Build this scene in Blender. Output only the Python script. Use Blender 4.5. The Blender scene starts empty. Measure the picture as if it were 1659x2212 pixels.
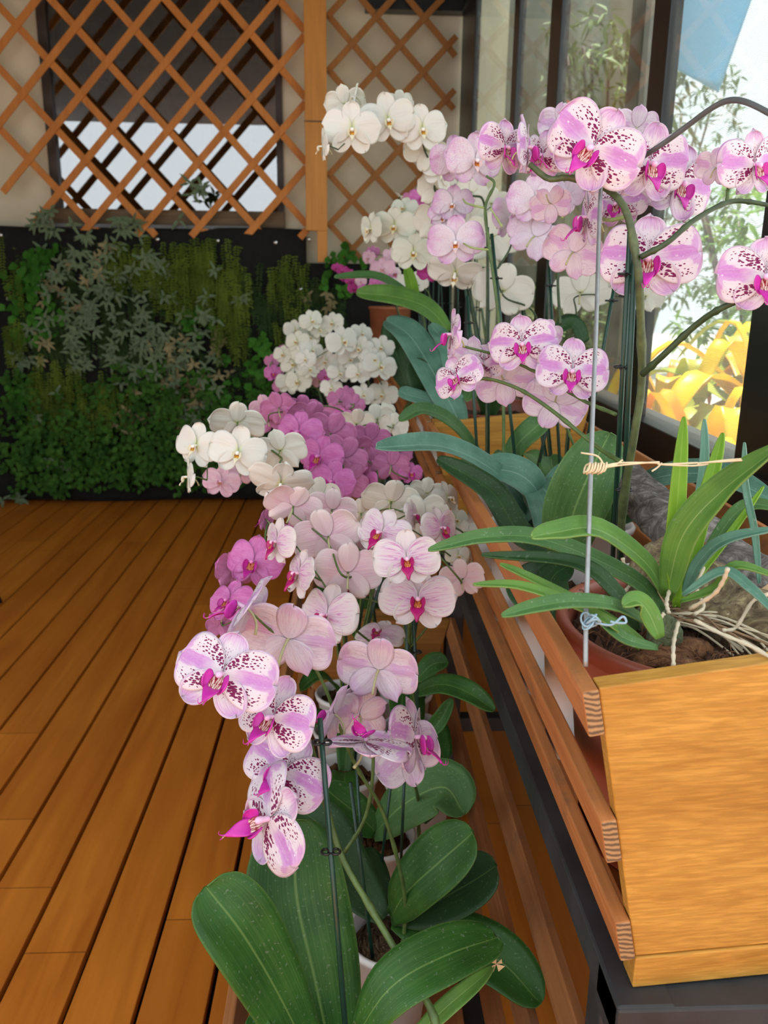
import bpy, math, random
import numpy as np
from mathutils import Matrix, Vector
random.seed(7); rng = np.random.default_rng(7)
PI = math.pi
sc = bpy.context.scene
COL = sc.collection
# ------------------------------------------------------------------ camera
F = 1836.0; CX, CY = 829.5, 1106.0; CAMH = 1.45
def nrm(v):
    v = np.asarray(v, float); return v / max(np.linalg.norm(v), 1e-12)
_Y = nrm([(745-CX)/F, (CY-605)/F, -1]); _dn = (F*F + 84.5**2)/501.0
_Z = -nrm([(745-CX)/F, -_dn/F, -1]); _X = np.cross(_Y, _Z)
R = np.array([_X, _Y, _Z]); C = np.array([0, 0, CAMH])
def P(x, y, d): return C + R @ np.array([(x-CX)/F, (CY-y)/F, -1.0])*d
def ray(x, y): return R @ np.array([(x-CX)/F, (CY-y)/F, -1.0])
def PA(x, y, ax, v):
    r = ray(x, y); return C + r*((v-C[ax])/r[ax])
cam_d = bpy.data.cameras.new('camera'); cam = bpy.data.objects.new('camera', cam_d); COL.objects.link(cam)
M = Matrix([list(R[i])+[C[i]] for i in range(3)]+[[0, 0, 0, 1]]); cam.matrix_world = M
cam_d.sensor_fit = 'VERTICAL'; cam_d.sensor_height = 36; cam_d.lens = F/2212*36
cam_d.clip_start = .02; cam_d.clip_end = 200
cam_d.dof.use_dof = True; cam_d.dof.focus_distance = 1.0; cam_d.dof.aperture_fstop = 9.0
sc.camera = cam
# ------------------------------------------------------------------ objects
def link(o, parent=None):
    COL.objects.link(o)
    if parent is not None: o.parent = parent
    return o
def tag(o, label=None, cat=None, group=None, kind=None):
    if label: o['label'] = label
    if cat: o['category'] = cat
    if group: o['group'] = group
    if kind: o['kind'] = kind
    return o
def thing(name, loc, label, cat, group=None, kind=None):
    o = bpy.data.objects.new(name, None); o.location = Vector(loc); o.empty_display_size = .02
    link(o); return tag(o, label, cat, group, kind)
class MB:
    def __init__(s): s.v = []; s.f = []; s.uv = []; s.mi = []; s.sm = []
    def add(s, V, Fc, uv=None, mi=0, smooth=True):
        b = len(s.v); s.v.extend([tuple(map(float, p)) for p in V])
        if uv is None: uv = [(0, 0)]*len(V)
        s.uv.extend(uv)
        for i, f in enumerate(Fc):
            s.f.append(tuple(b+k for k in f)); s.mi.append(mi if isinstance(mi, int) else mi[i]); s.sm.append(smooth)
    def obox(s, c, ax, ay, az, mi=0):
        c, ax, ay, az = map(lambda q: np.asarray(q, float), (c, ax, ay, az))
        V = [c+ax*i+ay*j+az*k for k in (-1, 1) for j in (-1, 1) for i in (-1, 1)]
        s.add(V, [(0, 2, 3, 1), (4, 5, 7, 6), (0, 1, 5, 4), (2, 6, 7, 3), (0, 4, 6, 2), (1, 3, 7, 5)], None, mi, False)
    def box(s, x0, x1, y0, y1, z0, z1, mi=0):
        s.obox(((x0+x1)/2, (y0+y1)/2, (z0+z1)/2), ((x1-x0)/2, 0, 0), (0, (y1-y0)/2, 0), (0, 0, (z1-z0)/2), mi)
    def tube(s, pts, r, n=8, mi=0, cap=True):
        pts = [np.asarray(p, float) for p in pts]; m = len(pts)
        r = r if hasattr(r, '__len__') else [r]*m
        V = []; uv = []; u = None
        for i, p in enumerate(pts):
            t = nrm(pts[min(i+1, m-1)]-pts[max(i-1, 0)])
            if u is None: u = nrm(np.cross(t, [.3, .8, .52]))
            u = nrm(u-t*np.dot(u, t)); w = np.cross(t, u)
            for k in range(n):
                a = 2*PI*k/n; V.append(p+(u*math.cos(a)+w*math.sin(a))*r[i]); uv.append((k/n, i/m))
        Fc = [(i*n+k, i*n+(k+1) % n, (i+1)*n+(k+1) % n, (i+1)*n+k) for i in range(m-1) for k in range(n)]
        if cap: Fc += [tuple(range(n))[::-1], tuple((m-1)*n+k for k in range(n))]
        s.add(V, Fc, uv, mi)
    def lathe(s, prof, c=(0, 0, 0), n=40, mi=0, wob=0, sx=1, sy=1):
        V = []; m = len(prof)
        for (r, z) in prof:
            for k in range(n):
                a = 2*PI*k/n; V.append((c[0]+r*sx*math.cos(a), c[1]+r*sy*math.sin(a), c[2]+z))
        Fc = [(i*n+k, i*n+(k+1) % n, (i+1)*n+(k+1) % n, (i+1)*n+k) for i in range(m-1) for k in range(n)]
        s.add(V, Fc, None, mi)
    def sheet(s, G, th, uvf=None, mi=(0, 0)):
        """a closed thin solid over the grid G[nv][nu] of points"""
        G = np.asarray(G, float); nv, nu = G.shape[:2]
        du = np.gradient(G, axis=1); dv = np.gradient(G, axis=0)
        N = np.cross(du, dv); L = np.linalg.norm(N, axis=2, keepdims=True)
        N = N/np.maximum(L, 1e-9)
        good = L[..., 0] > 1e-7
        N[~good] = nrm(N[good].mean(axis=0)) if good.any() else (0, 0, 1)
        A = (G+N*th/2).reshape(-1, 3); B = (G-N*th/2).reshape(-1, 3)
        uv = [uvf(i/(nv-1), j/(nu-1)) if uvf else (j/(nu-1), i/(nv-1)) for i in range(nv) for j in range(nu)]
        q = lambda i, j: i*nu+j; o = nv*nu
        f1 = [(q(i, j), q(i, j+1), q(i+1, j+1), q(i+1, j)) for i in range(nv-1) for j in range(nu-1)]
        f2 = [tuple(o+k for k in f[::-1]) for f in f1]
        rim = [q(0, j) for j in range(nu)]+[q(i, nu-1) for i in range(1, nv)]+[q(nv-1, j) for j in range(nu-2, -1, -1)]+[q(i, 0) for i in range(nv-2, 0, -1)]
        f3 = [(rim[k], o+rim[k], o+rim[(k+1) % len(rim)], rim[(k+1) % len(rim)]) for k in range(len(rim))]
        s.add(np.vstack([A, B]), f1+f2+f3, uv+uv, [mi[0]]*len(f1)+[mi[1]]*len(f2)+[mi[1]]*len(f3))
    def mesh(s, name, mats):
        me = bpy.data.meshes.new(name); me.from_pydata(s.v, [], s.f)
        if not isinstance(mats, (list, tuple)): mats = [mats]
        for m in mats: me.materials.append(m)
        me.polygons.foreach_set('material_index', s.mi); me.polygons.foreach_set('use_smooth', s.sm)
        ul = me.uv_layers.new(name='UVMap'); li = np.zeros(len(me.loops), np.int32); me.loops.foreach_get('vertex_index', li)
        ul.data.foreach_set('uv', np.asarray(s.uv, np.float32)[li].ravel()); me.update(); return me
    def build(s, name, mats, parent=None, bevel=0):
        """world-space points become one object; its origin goes to its parent's"""
        if parent is not None:
            off = np.zeros(3); p = parent
            while p is not None: off += np.array(p.location); p = p.parent
            s.v = [tuple(np.array(q)-off) for q in s.v]
        o = bpy.data.objects.new(name, s.mesh(name, mats)); link(o, parent)
        if bevel:
            b = o.modifiers.new('edge', 'BEVEL'); b.width = bevel; b.segments = 2; b.limit_method = 'ANGLE'
        return o
def spline(pts, n=24):
    pts = np.asarray(pts, float); m = len(pts)
    if m < 3: return [pts[0]+(pts[-1]-pts[0])*t for t in np.linspace(0, 1, n)]
    Q = np.vstack([2*pts[0]-pts[1], pts, 2*pts[-1]-pts[-2]]); out = []
    for t in np.linspace(0, m-1, n):
        i = min(int(t), m-2); u = t-i; a, b, c, d = Q[i:i+4]
        out.append(.5*((2*b)+(-a+c)*u+(2*a-5*b+4*c-d)*u*u+(-a+3*b-3*c+d)*u**3))
    return out
# ------------------------------------------------------------------ materials
class NT:
    def __init__(s, name):
        s.m = bpy.data.materials.new(name); s.m.use_nodes = True; s.t = s.m.node_tree
        s.b = s.t.nodes['Principled BSDF']; s.o = s.t.nodes['Material Output']
    def n(s, ty, ins=None, **pr):
        x = s.t.nodes.new(ty)
        for k, v in pr.items(): setattr(x, k, v)
        for k, v in (ins or {}).items(): s.set(x.inputs[k], v)
        return x
    def set(s, sock, v):
        if hasattr(v, 'is_output'): s.t.links.new(v, sock)
        elif hasattr(v, 'outputs'): s.t.links.new(v.outputs[0], sock)
        else:
            if sock.type == 'RGBA' and len(v) == 3: v = (*v, 1)
            sock.default_value = v
    def math(s, op, a, b=0.0, c=0.0, clamp=False):
        return s.n('ShaderNodeMath', {0: a, 1: b, 2: c}, operation=op, use_clamp=clamp).outputs[0]
    def mix(s, fac, a, b, bt='MIX'):
        x = s.n('ShaderNodeMix', data_type='RGBA', blend_type=bt)
        s.set(x.inputs[0], fac); s.set(x.inputs[6], a); s.set(x.inputs[7], b); return x.outputs[2]
    def rng(s, v, a, b, c=0.0, d=1.0):
        return s.n('ShaderNodeMapRange', {0: v, 1: a, 2: b, 3: c, 4: d}, interpolation_type='SMOOTHSTEP').outputs[0]
    def ramp(s, fac, cols):
        x = s.n('ShaderNodeValToRGB', {0: fac}); e = x.color_ramp.elements
        while len(e) < len(cols): e.new(.5)
        for i, (p, c) in enumerate(cols): e[i].position = p; e[i].color = (*c, 1)
        return x.outputs[0]
    def coord(s, which='Object', scale=(1, 1, 1), rot=(0, 0, 0), loc=(0, 0, 0)):
        t = s.n('ShaderNodeTexCoord').outputs[which]
        return s.n('ShaderNodeMapping', {0: t, 1: loc, 2: rot, 3: scale}).outputs[0]
    def noise(s, vec, scale, detail=4, rough=.55, dist=0):
        return s.n('ShaderNodeTexNoise', {'Vector': vec, 'Scale': scale, 'Detail': detail, 'Roughness': rough, 'Distortion': dist}).outputs[0]
    def bump(s, h, st=.3, dist=.01):
        s.set(s.b.inputs['Normal'], s.n('ShaderNodeBump', {'Height': h, 'Strength': st, 'Distance': dist}))
    def P(s, **k):
        nm = dict(col='Base Color', rough='Roughness', metal='Metallic', spec='Specular IOR Level', coat='Coat Weight', sub='Subsurface Weight', em='Emission Color', ems='Emission Strength', trans='Transmission Weight', sheen='Sheen Weight')
        for a, v in k.items(): s.set(s.b.inputs[nm[a]], v)
        return s
    def translucent(s, col, fac):
        t = s.n('ShaderNodeBsdfTranslucent', {'Color': col}); x = s.n('ShaderNodeMixShader', {0: fac, 1: s.b.outputs[0], 2: t})
        s.t.links.new(x.outputs[0], s.o.inputs[0])
def simple(name, col, rough=.5, var=.15, scale=20, bump=0, **k):
    n = NT(name); f = n.noise(n.coord(), scale)
    c = np.array(col); n.P(col=n.ramp(f, [(.3, tuple(c*(1-var))), (.7, tuple(np.minimum(c*(1+var), 1)))]), rough=rough, **k)
    if bump: n.bump(f, bump)
    return n.m
def wood(name, dark, light, axis=1, scale=1.0, rough=.45, bump=.15, fine=1.0, board=0, worn=None):
    n = NT(name); sx = [26, 26, 26]; sx[axis] = 1.6
    co = n.n('ShaderNodeNewGeometry').outputs[0]
    v = n.n('ShaderNodeMapping', {0: co, 3: tuple(q*scale for q in sx)}).outputs[0]
    g = n.noise(v, 1.0, 6, .6, .8)
    s2 = [150, 150, 150]; s2[axis] = 5
    v2 = n.n('ShaderNodeMapping', {0: co, 3: tuple(q*scale for q in s2)}).outputs[0]
    h = n.noise(v2, 1.0, 3, .5, .3)
    s3 = [5, 5, 5]; s3[axis] = 1.2
    big = n.noise(n.n('ShaderNodeMapping', {0: co, 3: tuple(s3)}).outputs[0], 1.0, 3, .5, 1.2)
    c = n.ramp(n.math('ADD', n.math('MULTIPLY', g, .55), n.math('MULTIPLY', big, .45)), [(.3, dark), (.68, light)])
    c = n.mix(n.math('MULTIPLY', n.rng(h, .35, .6), .25*fine), c, tuple(np.array(dark)*.6))
    if board:
        sep = n.n('ShaderNodeSeparateXYZ', {0: co})
        bid = n.math('FLOOR', n.math('DIVIDE', n.math('SUBTRACT', n.math('SUBTRACT', sep.outputs[0], n.math('MULTIPLY', n.math('SUBTRACT', sep.outputs[1], 1.4), .0103)), -.281), board))
        wn = n.n('ShaderNodeTexWhiteNoise', {'W': bid}, noise_dimensions='1D').outputs[0]
        seg = n.math('FLOOR', n.math('ADD', n.math('DIVIDE', sep.outputs[1], 2.1), n.math('MULTIPLY', wn, 7.3)))
        wn2 = n.n('ShaderNodeTexWhiteNoise', {'W': n.math('ADD', bid, n.math('MULTIPLY', seg, 17.3))}, noise_dimensions='1D').outputs[0]
        c = n.mix(n.rng(wn2, 0, 1, 0, .38), c, tuple(np.array(dark)*.8))
        fr = n.math('FRACT', n.math('ADD', n.math('DIVIDE', sep.outputs[1], 2.1), n.math('MULTIPLY', wn, 7.3)))
        c = n.mix(n.math('MULTIPLY', n.math('LESS_THAN', fr, .0012), .75), c, (.03, .012, .004))
        knot = n.n('ShaderNodeTexVoronoi', {'Vector': n.n('ShaderNodeMapping', {0: co, 3: (3.1, 1.1, 3)}).outputs[0], 'Scale': 1.0}).outputs['Distance']
        c = n.mix(n.math('MULTIPLY', n.rng(knot, .05, .02), .5), c, (.1, .03, .008))
    if worn: 
        w_ = n.noise(co, 9, 5, .7)
        c = n.mix(n.math('MULTIPLY', n.rng(w_, .52, .7), .5), c, worn)
    n.P(col=c, rough=rough, spec=.28); n.bump(n.math('ADD', g, h), bump, .002); return n.m
M_deck = wood('deck_wood', (.40, .105, .010), (.72, .25, .028), 1, .6, .45, .12, .25, board=.1457)
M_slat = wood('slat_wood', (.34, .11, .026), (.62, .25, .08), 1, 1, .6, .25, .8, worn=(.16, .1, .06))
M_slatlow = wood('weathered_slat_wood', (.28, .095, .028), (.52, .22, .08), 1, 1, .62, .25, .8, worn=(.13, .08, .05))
M_panel = wood('end_panel_wood', (.36, .155, .022), (.72, .385, .075), 0, 2.3, .45, .25, 1.3)
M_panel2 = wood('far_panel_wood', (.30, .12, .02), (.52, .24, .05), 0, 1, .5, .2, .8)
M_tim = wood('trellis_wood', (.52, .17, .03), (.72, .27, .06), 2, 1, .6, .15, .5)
M_tim2 = wood('shaded_trellis_wood', (.27, .10, .022), (.42, .17, .04), 2, 1, .6, .15, .5)  # same wood as the other trellis, its shade put into a darker brown
M_post = wood('post_wood', (.52, .20, .035), (.74, .32, .07), 2, .8, .5, .15, .6)
_e = NT('slat_end_grain'); _c = _e.n('ShaderNodeNewGeometry').outputs[0]; _w = _e.n('ShaderNodeTexWave', {'Vector': _c, 'Scale': 60.0, 'Distortion': 5.0, 'Detail': 3.0}, bands_direction='Z').outputs[1]
_e.P(col=_e.ramp(_w, [(.1, (.12, .07, .035)), (.9, (.42, .24, .10))]), rough=.7); M_end = _e.m
M_frame = simple('dark_painted_steel', (.030, .033, .036), .5, .35, 14, .2)
M_black = simple('black_frame', (.012, .012, .012), .35, .2, 20)
M_void = simple('under_deck_soil', (.01, .008, .006), .9)
M_felt = simple('black_felt', (.006, .006, .005), .95, .4, 60, .4)
M_stucco = simple('beige_stucco', (.78, .70, .50), .8, .14, 2.2, .1)
M_plaster = simple('white_plaster', (.75, .75, .72), .7, .05, 6)
M_grom = simple('chrome_grommet', (.8, .8, .8), .25, .02, 5, metal=1.0)
M_potw = simple('white_plastic_pot', (.80, .79, .76), .35, .02, 8)
M_terra = simple('brown_plastic_bowl', (.30, .085, .05), .38, .18, 12, .03)
M_terra2 = simple('terracotta_pot', (.36, .12, .05), .7, .2, 12, .1)
M_stake = simple('dark_green_stake', (.012, .05, .032), .3, .2, 30)
M_clip = simple('black_clip', (.01, .012, .012), .4)
M_wire = simple('galvanised_wire', (.30, .32, .32), .45, .15, 60, metal=.6)
M_wireD = simple('grey_coated_wire', (.10, .11, .11), .45, .15, 60)
M_twine = simple('cream_twine', (.68, .56, .36), .8, .15, 80)
M_bluetie = simple('blue_grey_tie', (.25, .38, .45), .5, .1, 60)
M_root = simple('cream_root', (.62, .54, .38), .6, .2, 40, .3)
M_rootb = simple('brown_root', (.28, .17, .09), .7, .3, 40, .3)
M_soil = simple('dark_soil', (.03, .018, .010), .95, .6, 50, .8)
def mossy(name, a, b, c, scale=90):
    n = NT(name); co = n.coord(); f = n.noise(co, scale, 6, .7, 2.5)
    n.P(col=n.ramp(f, [(.3, a), (.5, b), (.7, c)]), rough=.9); n.bump(f, 1.0, .01); return n.m
M_moss = mossy('sphagnum_moss', (.10, .05, .022), (.30, .18, .09), (.52, .38, .22))
M_bark = mossy('brown_bark_mix', (.04, .018, .01), (.16, .07, .035), (.34, .17, .09), 45)
M_log = mossy('lichen_bark', (.05, .032, .018), (.22, .16, .085), (.46, .40, .20), 26)
M_log2 = mossy('grey_weathered_bark', (.05, .045, .04), (.16, .14, .12), (.42, .39, .35), 24)
M_coir = mossy('coconut_fibre', (.10, .035, .012), (.27, .11, .04), (.42, .22, .09), 60)
M_bulb = mossy('wrinkled_green_bulb', (.08, .10, .05), (.18, .22, .10), (.30, .34, .19), 60)
M_husk = simple('papery_husk', (.55, .38, .20), .8, .25, 30, .4)
def leafmat(name, a, b, mid, rough=.38, trans=.12, speck=.0, spec=.5):
    n = NT(name); uv = n.n('ShaderNodeTexCoord').outputs['UV']; sp = n.n('ShaderNodeSeparateXYZ', {0: uv})
    u = n.math('ABSOLUTE', n.math('SUBTRACT', sp.outputs[0], .5))
    f = n.noise(n.coord('Object'), 22, 4)
    c = n.ramp(f, [(.3, a), (.7, b)])
    st = n.noise(n.n('ShaderNodeMapping', {0: uv, 3: (55, 1.5, 1)}).outputs[0], 1, 2)
    c = n.mix(n.math('MULTIPLY', n.rng(st, .45, .65), .22), c, mid)
    c = n.mix(n.rng(u, .022, .004), c, mid)
    c = n.mix(n.math('MULTIPLY', n.rng(u, .465, .5), .5), c, mid)
    if speck:
        k = n.noise(n.coord('Object'), 260, 2, .5); c = n.mix(n.math('MULTIPLY', n.rng(k, .62, .72), speck), c, (.5, .55, .45))
    n.P(col=c, rough=rough+.08, spec=spec*.55); n.bump(st, .12, .002)
    if trans: n.translucent(tuple(np.array(b)*1.8+.02), trans)
    return n.m
M_leafD = leafmat('deep_green_leaf', (.016, .072, .010), (.032, .118, .016), (.11, .21, .05), .36, .10, .15)
M_leafM = leafmat('mid_green_leaf', (.045, .125, .035), (.085, .20, .055), (.18, .32, .10), .4, .12, .2)
M_leafB = leafmat('bluish_green_leaf', (.06, .17, .11), (.13, .29, .20), (.26, .42, .33), .38, .08, .2)
M_leafK = leafmat('dark_leaf', (.012, .04, .012), (.025, .07, .02), (.05, .11, .03), .4, .05, .1)
M_leafY = leafmat('yellow_green_leaf', (.12, .27, .02), (.22, .42, .03), (.38, .55, .10), .38, .3)
M_leafO = leafmat('strap_leaf_green', (.07, .18, .03), (.13, .29, .045), (.28, .42, .13), .36, .15, .12)
M_stem = simple('green_flower_stem', (.075, .13, .03), .5, .3, 60, .1)
M_stemd = simple('dark_flower_stem', (.035, .06, .02), .5, .4, 70, .1)
M_ped = simple('pedicel_green', (.42, .40, .20), .5, .15, 9)
M_stemg = simple('thick_flower_stem', (.075, .10, .035), .5, .4, 70, .15)
M_stemy = simple('pale_green_pedicel', (.30, .38, .12), .5, .15, 40)
LM = dict(D=M_leafD, M=M_leafM, B=M_leafB, K=M_leafK, Y=M_leafY, O=M_leafO)
# ---- petals: the markings follow each petal's own u (across) and v (along)
def petalmat(name, kind, back=False):
    n = NT(name); uv = n.n('ShaderNodeTexCoord').outputs['UV']; sp = n.n('ShaderNodeSeparateXYZ', {0: uv})
    u_ = sp.outputs[0]; v = sp.outputs[1]
    rnd = n.n('ShaderNodeObjectInfo').outputs['Random']
    petal = n.rng(u_, 1.9, 2.1)                      # the two broad petals carry u + 3
    u = n.math('SUBTRACT', u_, n.math('MULTIPLY', petal, 3.0)); au = n.math('ABSOLUTE', u)
    vec = n.n('ShaderNodeCombineXYZ', {0: n.math('MULTIPLY', u, n.math('ADD', n.math('MULTIPLY', v, 1.0), .12)), 1: v, 2: n.math('MULTIPLY', rnd, 30)}).outputs[0]
    nz = n.noise(vec, 3.2, 3, .6)
    fine = n.noise(vec, 26, 3, .6)
    lines = n.n('ShaderNodeTexNoise', {'Vector': n.n('ShaderNodeCombineXYZ', {0: n.math('MULTIPLY', u, 11.0), 1: n.math('MULTIPLY', v, 1.6), 2: n.math('MULTIPLY', rnd, 9)}), 'Scale': 1.0, 'Detail': 2}).outputs[0]
    vein = n.rng(n.math('ABSOLUTE', n.math('SUBTRACT', lines, .5)), .055, .012)
    edge = n.rng(n.math('ADD', n.math('POWER', au, 3.0), n.math('POWER', v, 7.0)), .62, .95)
    if kind == 'SP':
        base = (.84, .77, .81); pink = (.64, .25, .66)
        un = n.math('ADD', u, n.math('MULTIPLY', n.math('SUBTRACT', nz, .5), .55)); vn = n.math('ADD', v, n.math('MULTIPLY', n.math('SUBTRACT', nz, .5), .35))
        band = n.math('MULTIPLY', n.rng(n.math('ABSOLUTE', n.math('ADD', un, .08)), .55, .12), n.rng(vn, .24, .5))
        tip = n.math('MULTIPLY', n.rng(vn, .62, .80), .80)
        pm = n.math('MAXIMUM', band, tip)
        sep_m = n.math('ADD', n.math('MULTIPLY', n.rng(vn, .5, .85), .62), .10)
        pmask = n.n('ShaderNodeMix', {'Factor': petal, 2: sep_m, 3: pm}).outputs[0]
        pmask = n.math('MULTIPLY', pmask, n.math('SUBTRACT', 1.0, n.math('MULTIPLY', edge, .6)))
        pmask = n.math('MULTIPLY', pmask, n.math('ADD', .35, n.math('ADD', n.math('MULTIPLY', fine, .55), n.math('MULTIPLY', lines, .45))), clamp=True)
        c = n.mix(pmask, base, pink)
        c = n.mix(n.math('MULTIPLY', vein, n.math('SUBTRACT', .42, n.math('MULTIPLY', petal, .27))), c, (.50, .12, .48))
        xs = n.math('MULTIPLY', n.math('MULTIPLY', u, .60), n.math('MINIMUM', 1.0, n.math('MULTIPLY', n.math('ADD', v, .08), 2.0)))
        vor = n.n('ShaderNodeTexVoronoi', {'Vector': n.n('ShaderNodeCombineXYZ', {0: n.math('MULTIPLY', xs, 22.0), 1: n.math('MULTIPLY', v, 17.0), 2: n.math('MULTIPLY', rnd, 40)}), 'Scale': 1.0, 'Randomness': .9}).outputs['Distance']
        lo = n.math('MULTIPLY', n.rng(un, .18, .36), n.math('MULTIPLY', n.rng(u, .95, .74), n.rng(vn, .84, .62)))
        up = n.math('MULTIPLY', n.math('MULTIPLY', n.rng(un, -.24, -.42), n.math('MULTIPLY', n.rng(u, -.97, -.80), n.rng(vn, .80, .60))), .82)
        zs = n.math('MULTIPLY', n.math('MULTIPLY', n.rng(vn, .72, .45), n.rng(au, .8, .5)), .52)
        zone = n.n('ShaderNodeMix', {'Factor': petal, 2: zs, 3: n.math('MAXIMUM', lo, up)}).outputs[0]
        zone = n.math('MULTIPLY', zone, n.rng(v, .04, .10))
        th = n.math('MULTIPLY', zone, n.rng(v, .80, .20, .24, .68))
        spot = n.math('MULTIPLY', n.math('LESS_THAN', vor, th), n.math('GREATER_THAN', zone, .15))
        halo = n.rng(zone, .05, .35)
        c = n.mix(n.math('MULTIPLY', halo, .85), c, base)
        big = n.n('ShaderNodeTexVoronoi', {'Vector': n.n('ShaderNodeCombineXYZ', {0: n.math('MULTIPLY', xs, 8.0), 1: n.math('MULTIPLY', v, 7.0), 2: n.math('MULTIPLY', rnd, 21)}), 'Scale': 1.0}).outputs['Distance']
        far = n.math('MULTIPLY', n.math('MULTIPLY', n.rng(v, .45, .6), petal), n.math('GREATER_THAN', nz, .46))
        c = n.mix(n.math('MULTIPLY', n.math('LESS_THAN', big, .17), n.math('MULTIPLY', far, .85)), c, (.86, .80, .86))
        if back: c = n.mix(.45, c, (.78, .66, .72)); c = n.mix(n.math('MULTIPLY', spot, .22), c, (.5, .3, .42)); c = n.mix(n.math('MULTIPLY', vein, .28), c, (.58, .32, .5))
        else:
            c = n.mix(spot, c, (.22, .003, .09)); c = n.mix(n.math('MULTIPLY', n.math('LESS_THAN', big, .06), far), c, (.2, .01, .15))
            c = n.mix(n.math('MULTIPLY', n.rng(v, .09, .02), .6), c, (.5, .03, .3))
    elif kind == 'SL':                                # pale, finely stippled
        base = (.83, .77, .80); dots = n.rng(n.noise(vec, 55, 2, .5), .48, .56)
        m = n.math('MULTIPLY', dots, n.rng(n.math('ADD', v, n.math('MULTIPLY', nz, .6)), .45, 1.1, .25, .9))
        c = n.mix(n.math('MULTIPLY', n.rng(n.math('ADD', v, nz), 1.0, 1.5), .8), base, (.72, .42, .70)); c = n.mix(n.math('MULTIPLY', m, .75), c, (.60, .22, .48))
        if back: c = n.mix(.4, c, (.76, .68, .78)); c = n.mix(n.math('MULTIPLY', vein, .2), c, (.6, .4, .6))
    elif kind == 'LT':                                # white with pink veins
        base = (.84, .78, .75)
        blush = n.math('MULTIPLY', n.rng(v, .92, .25), n.rng(v, .02, .2)); bl = n.math('MULTIPLY', blush, n.math('ADD', .35, n.math('MULTIPLY', petal, .65)))
        c = n.mix(n.math('MULTIPLY', n.math('MULTIPLY', bl, n.rng(au, .85, .3)), .42), base, (.80, .42, .72))
        c = n.mix(n.math('MULTIPLY', n.math('MULTIPLY', vein, bl), .8), c, (.62, .12, .48))
        if back: c = n.mix(.6, c, (.82, .66, .64)); c = n.mix(n.math('MULTIPLY', n.rng(v, .9, .2), .35), c, (.76, .42, .52))
    elif kind == 'PK':
        c = n.mix(n.rng(nz, .3, .7), (.66, .16, .47), (.76, .27, .60)); c = n.mix(n.math('MULTIPLY', vein, .35), c, (.50, .06, .33))
        if back: c = n.mix(.55, c, (.62, .27, .42)); c = n.mix(n.math('MULTIPLY', vein, .3), c, (.45, .14, .28))
    elif kind == 'MG':
        c = n.mix(n.rng(nz, .3, .7), (.45, .02, .20), (.60, .06, .34))
    elif kind == 'PP':                                # light pink
        c = n.mix(n.rng(nz, .3, .7), (.78, .48, .60), (.86, .64, .70)); c = n.mix(n.math('MULTIPLY', vein, .3), c, (.66, .28, .45))
    else:
        c = n.mix(n.rng(v, .03, .28), (.62, .68, .22), (.84, .84, .77)); c = n.mix(n.math('MULTIPLY', vein, .06), c, (.7, .72, .55))
        if kind == 'WC': c = n.mix(.12, c, (.75, .78, .35))
        if back: c = n.mix(.25, c, (.86, .85, .68)); c = n.mix(n.math('MULTIPLY', vein, .10), c, (.6, .62, .42))
    n.P(col=c, rough=.5, spec=.35, sheen=.15); n.bump(n.math('ADD', lines, n.math('MULTIPLY', fine, .3)), .18, .01)
    n.translucent(c, .28); return n.m
PM = {k: (petalmat('petal_'+k, k), petalmat('petal_back_'+k, k, True)) for k in ('SP', 'SL', 'LT', 'PK', 'MG', 'PP', 'WH', 'WC')}
def lipmat(name, a, b, cen=None):
    n = NT(name); uv = n.n('ShaderNodeTexCoord').outputs['UV']; sp = n.n('ShaderNodeSeparateXYZ', {0: uv})
    f = n.noise(n.coord(), 9, 3); c = n.mix(f, a, b)
    if cen:
        st = n.noise(n.n('ShaderNodeCombineXYZ', {0: n.math('MULTIPLY', sp.outputs[0], 5), 1: n.math('MULTIPLY', sp.outputs[1], 7)}), 1, 2)
        c2 = n.mix(n.math('GREATER_THAN', st, .5), cen, (.30, .01, .02)); c = n.mix(n.math('LESS_THAN', sp.outputs[1], .28), c, c2)
    n.P(col=c, rough=.38, spec=.5); n.translucent(c, .12); return n.m
LIPM = dict(SP=lipmat('lip_magenta', (.52, .012, .30), (.70, .05, .48), (.80, .62, .52)), SL=lipmat('lip_orange_white', (.85, .75, .72), (.80, .5, .55), (.80, .36, .04)),
            LT=lipmat('lip_crimson', (.42, .005, .10), (.55, .012, .22), (.80, .35, .08)), PK=lipmat('lip_deep_pink', (.45, .01, .22), (.6, .03, .4), (.7, .3, .1)),
            MG=lipmat('lip_dark', (.3, .0, .1), (.4, .02, .15)), PP=lipmat('lip_pink', (.7, .2, .35), (.8, .5, .5), (.85, .6, .2)),
            WH=lipmat('lip_white_yellow', (.88, .86, .72), (.85, .80, .5), (.85, .58, .04)), WC=lipmat('lip_cream', (.86, .84, .62), (.8, .72, .3), (.8, .5, .04)))
COLM = dict(SP=simple('column_pink', (.80, .50, .70), .4, .1, 9), SL=simple('column_white', (.85, .78, .78), .4, .05, 9), LT=simple('column_rose', (.85, .55, .70), .4, .1, 9),
            PK=simple('column_deep', (.75, .25, .55), .4, .1, 9), WH=simple('column_ivory', (.88, .86, .78), .4, .05, 9))
for a, b in (('MG', 'PK'), ('PP', 'LT'), ('WC', 'WH')): COLM[a] = COLM[b]
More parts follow.
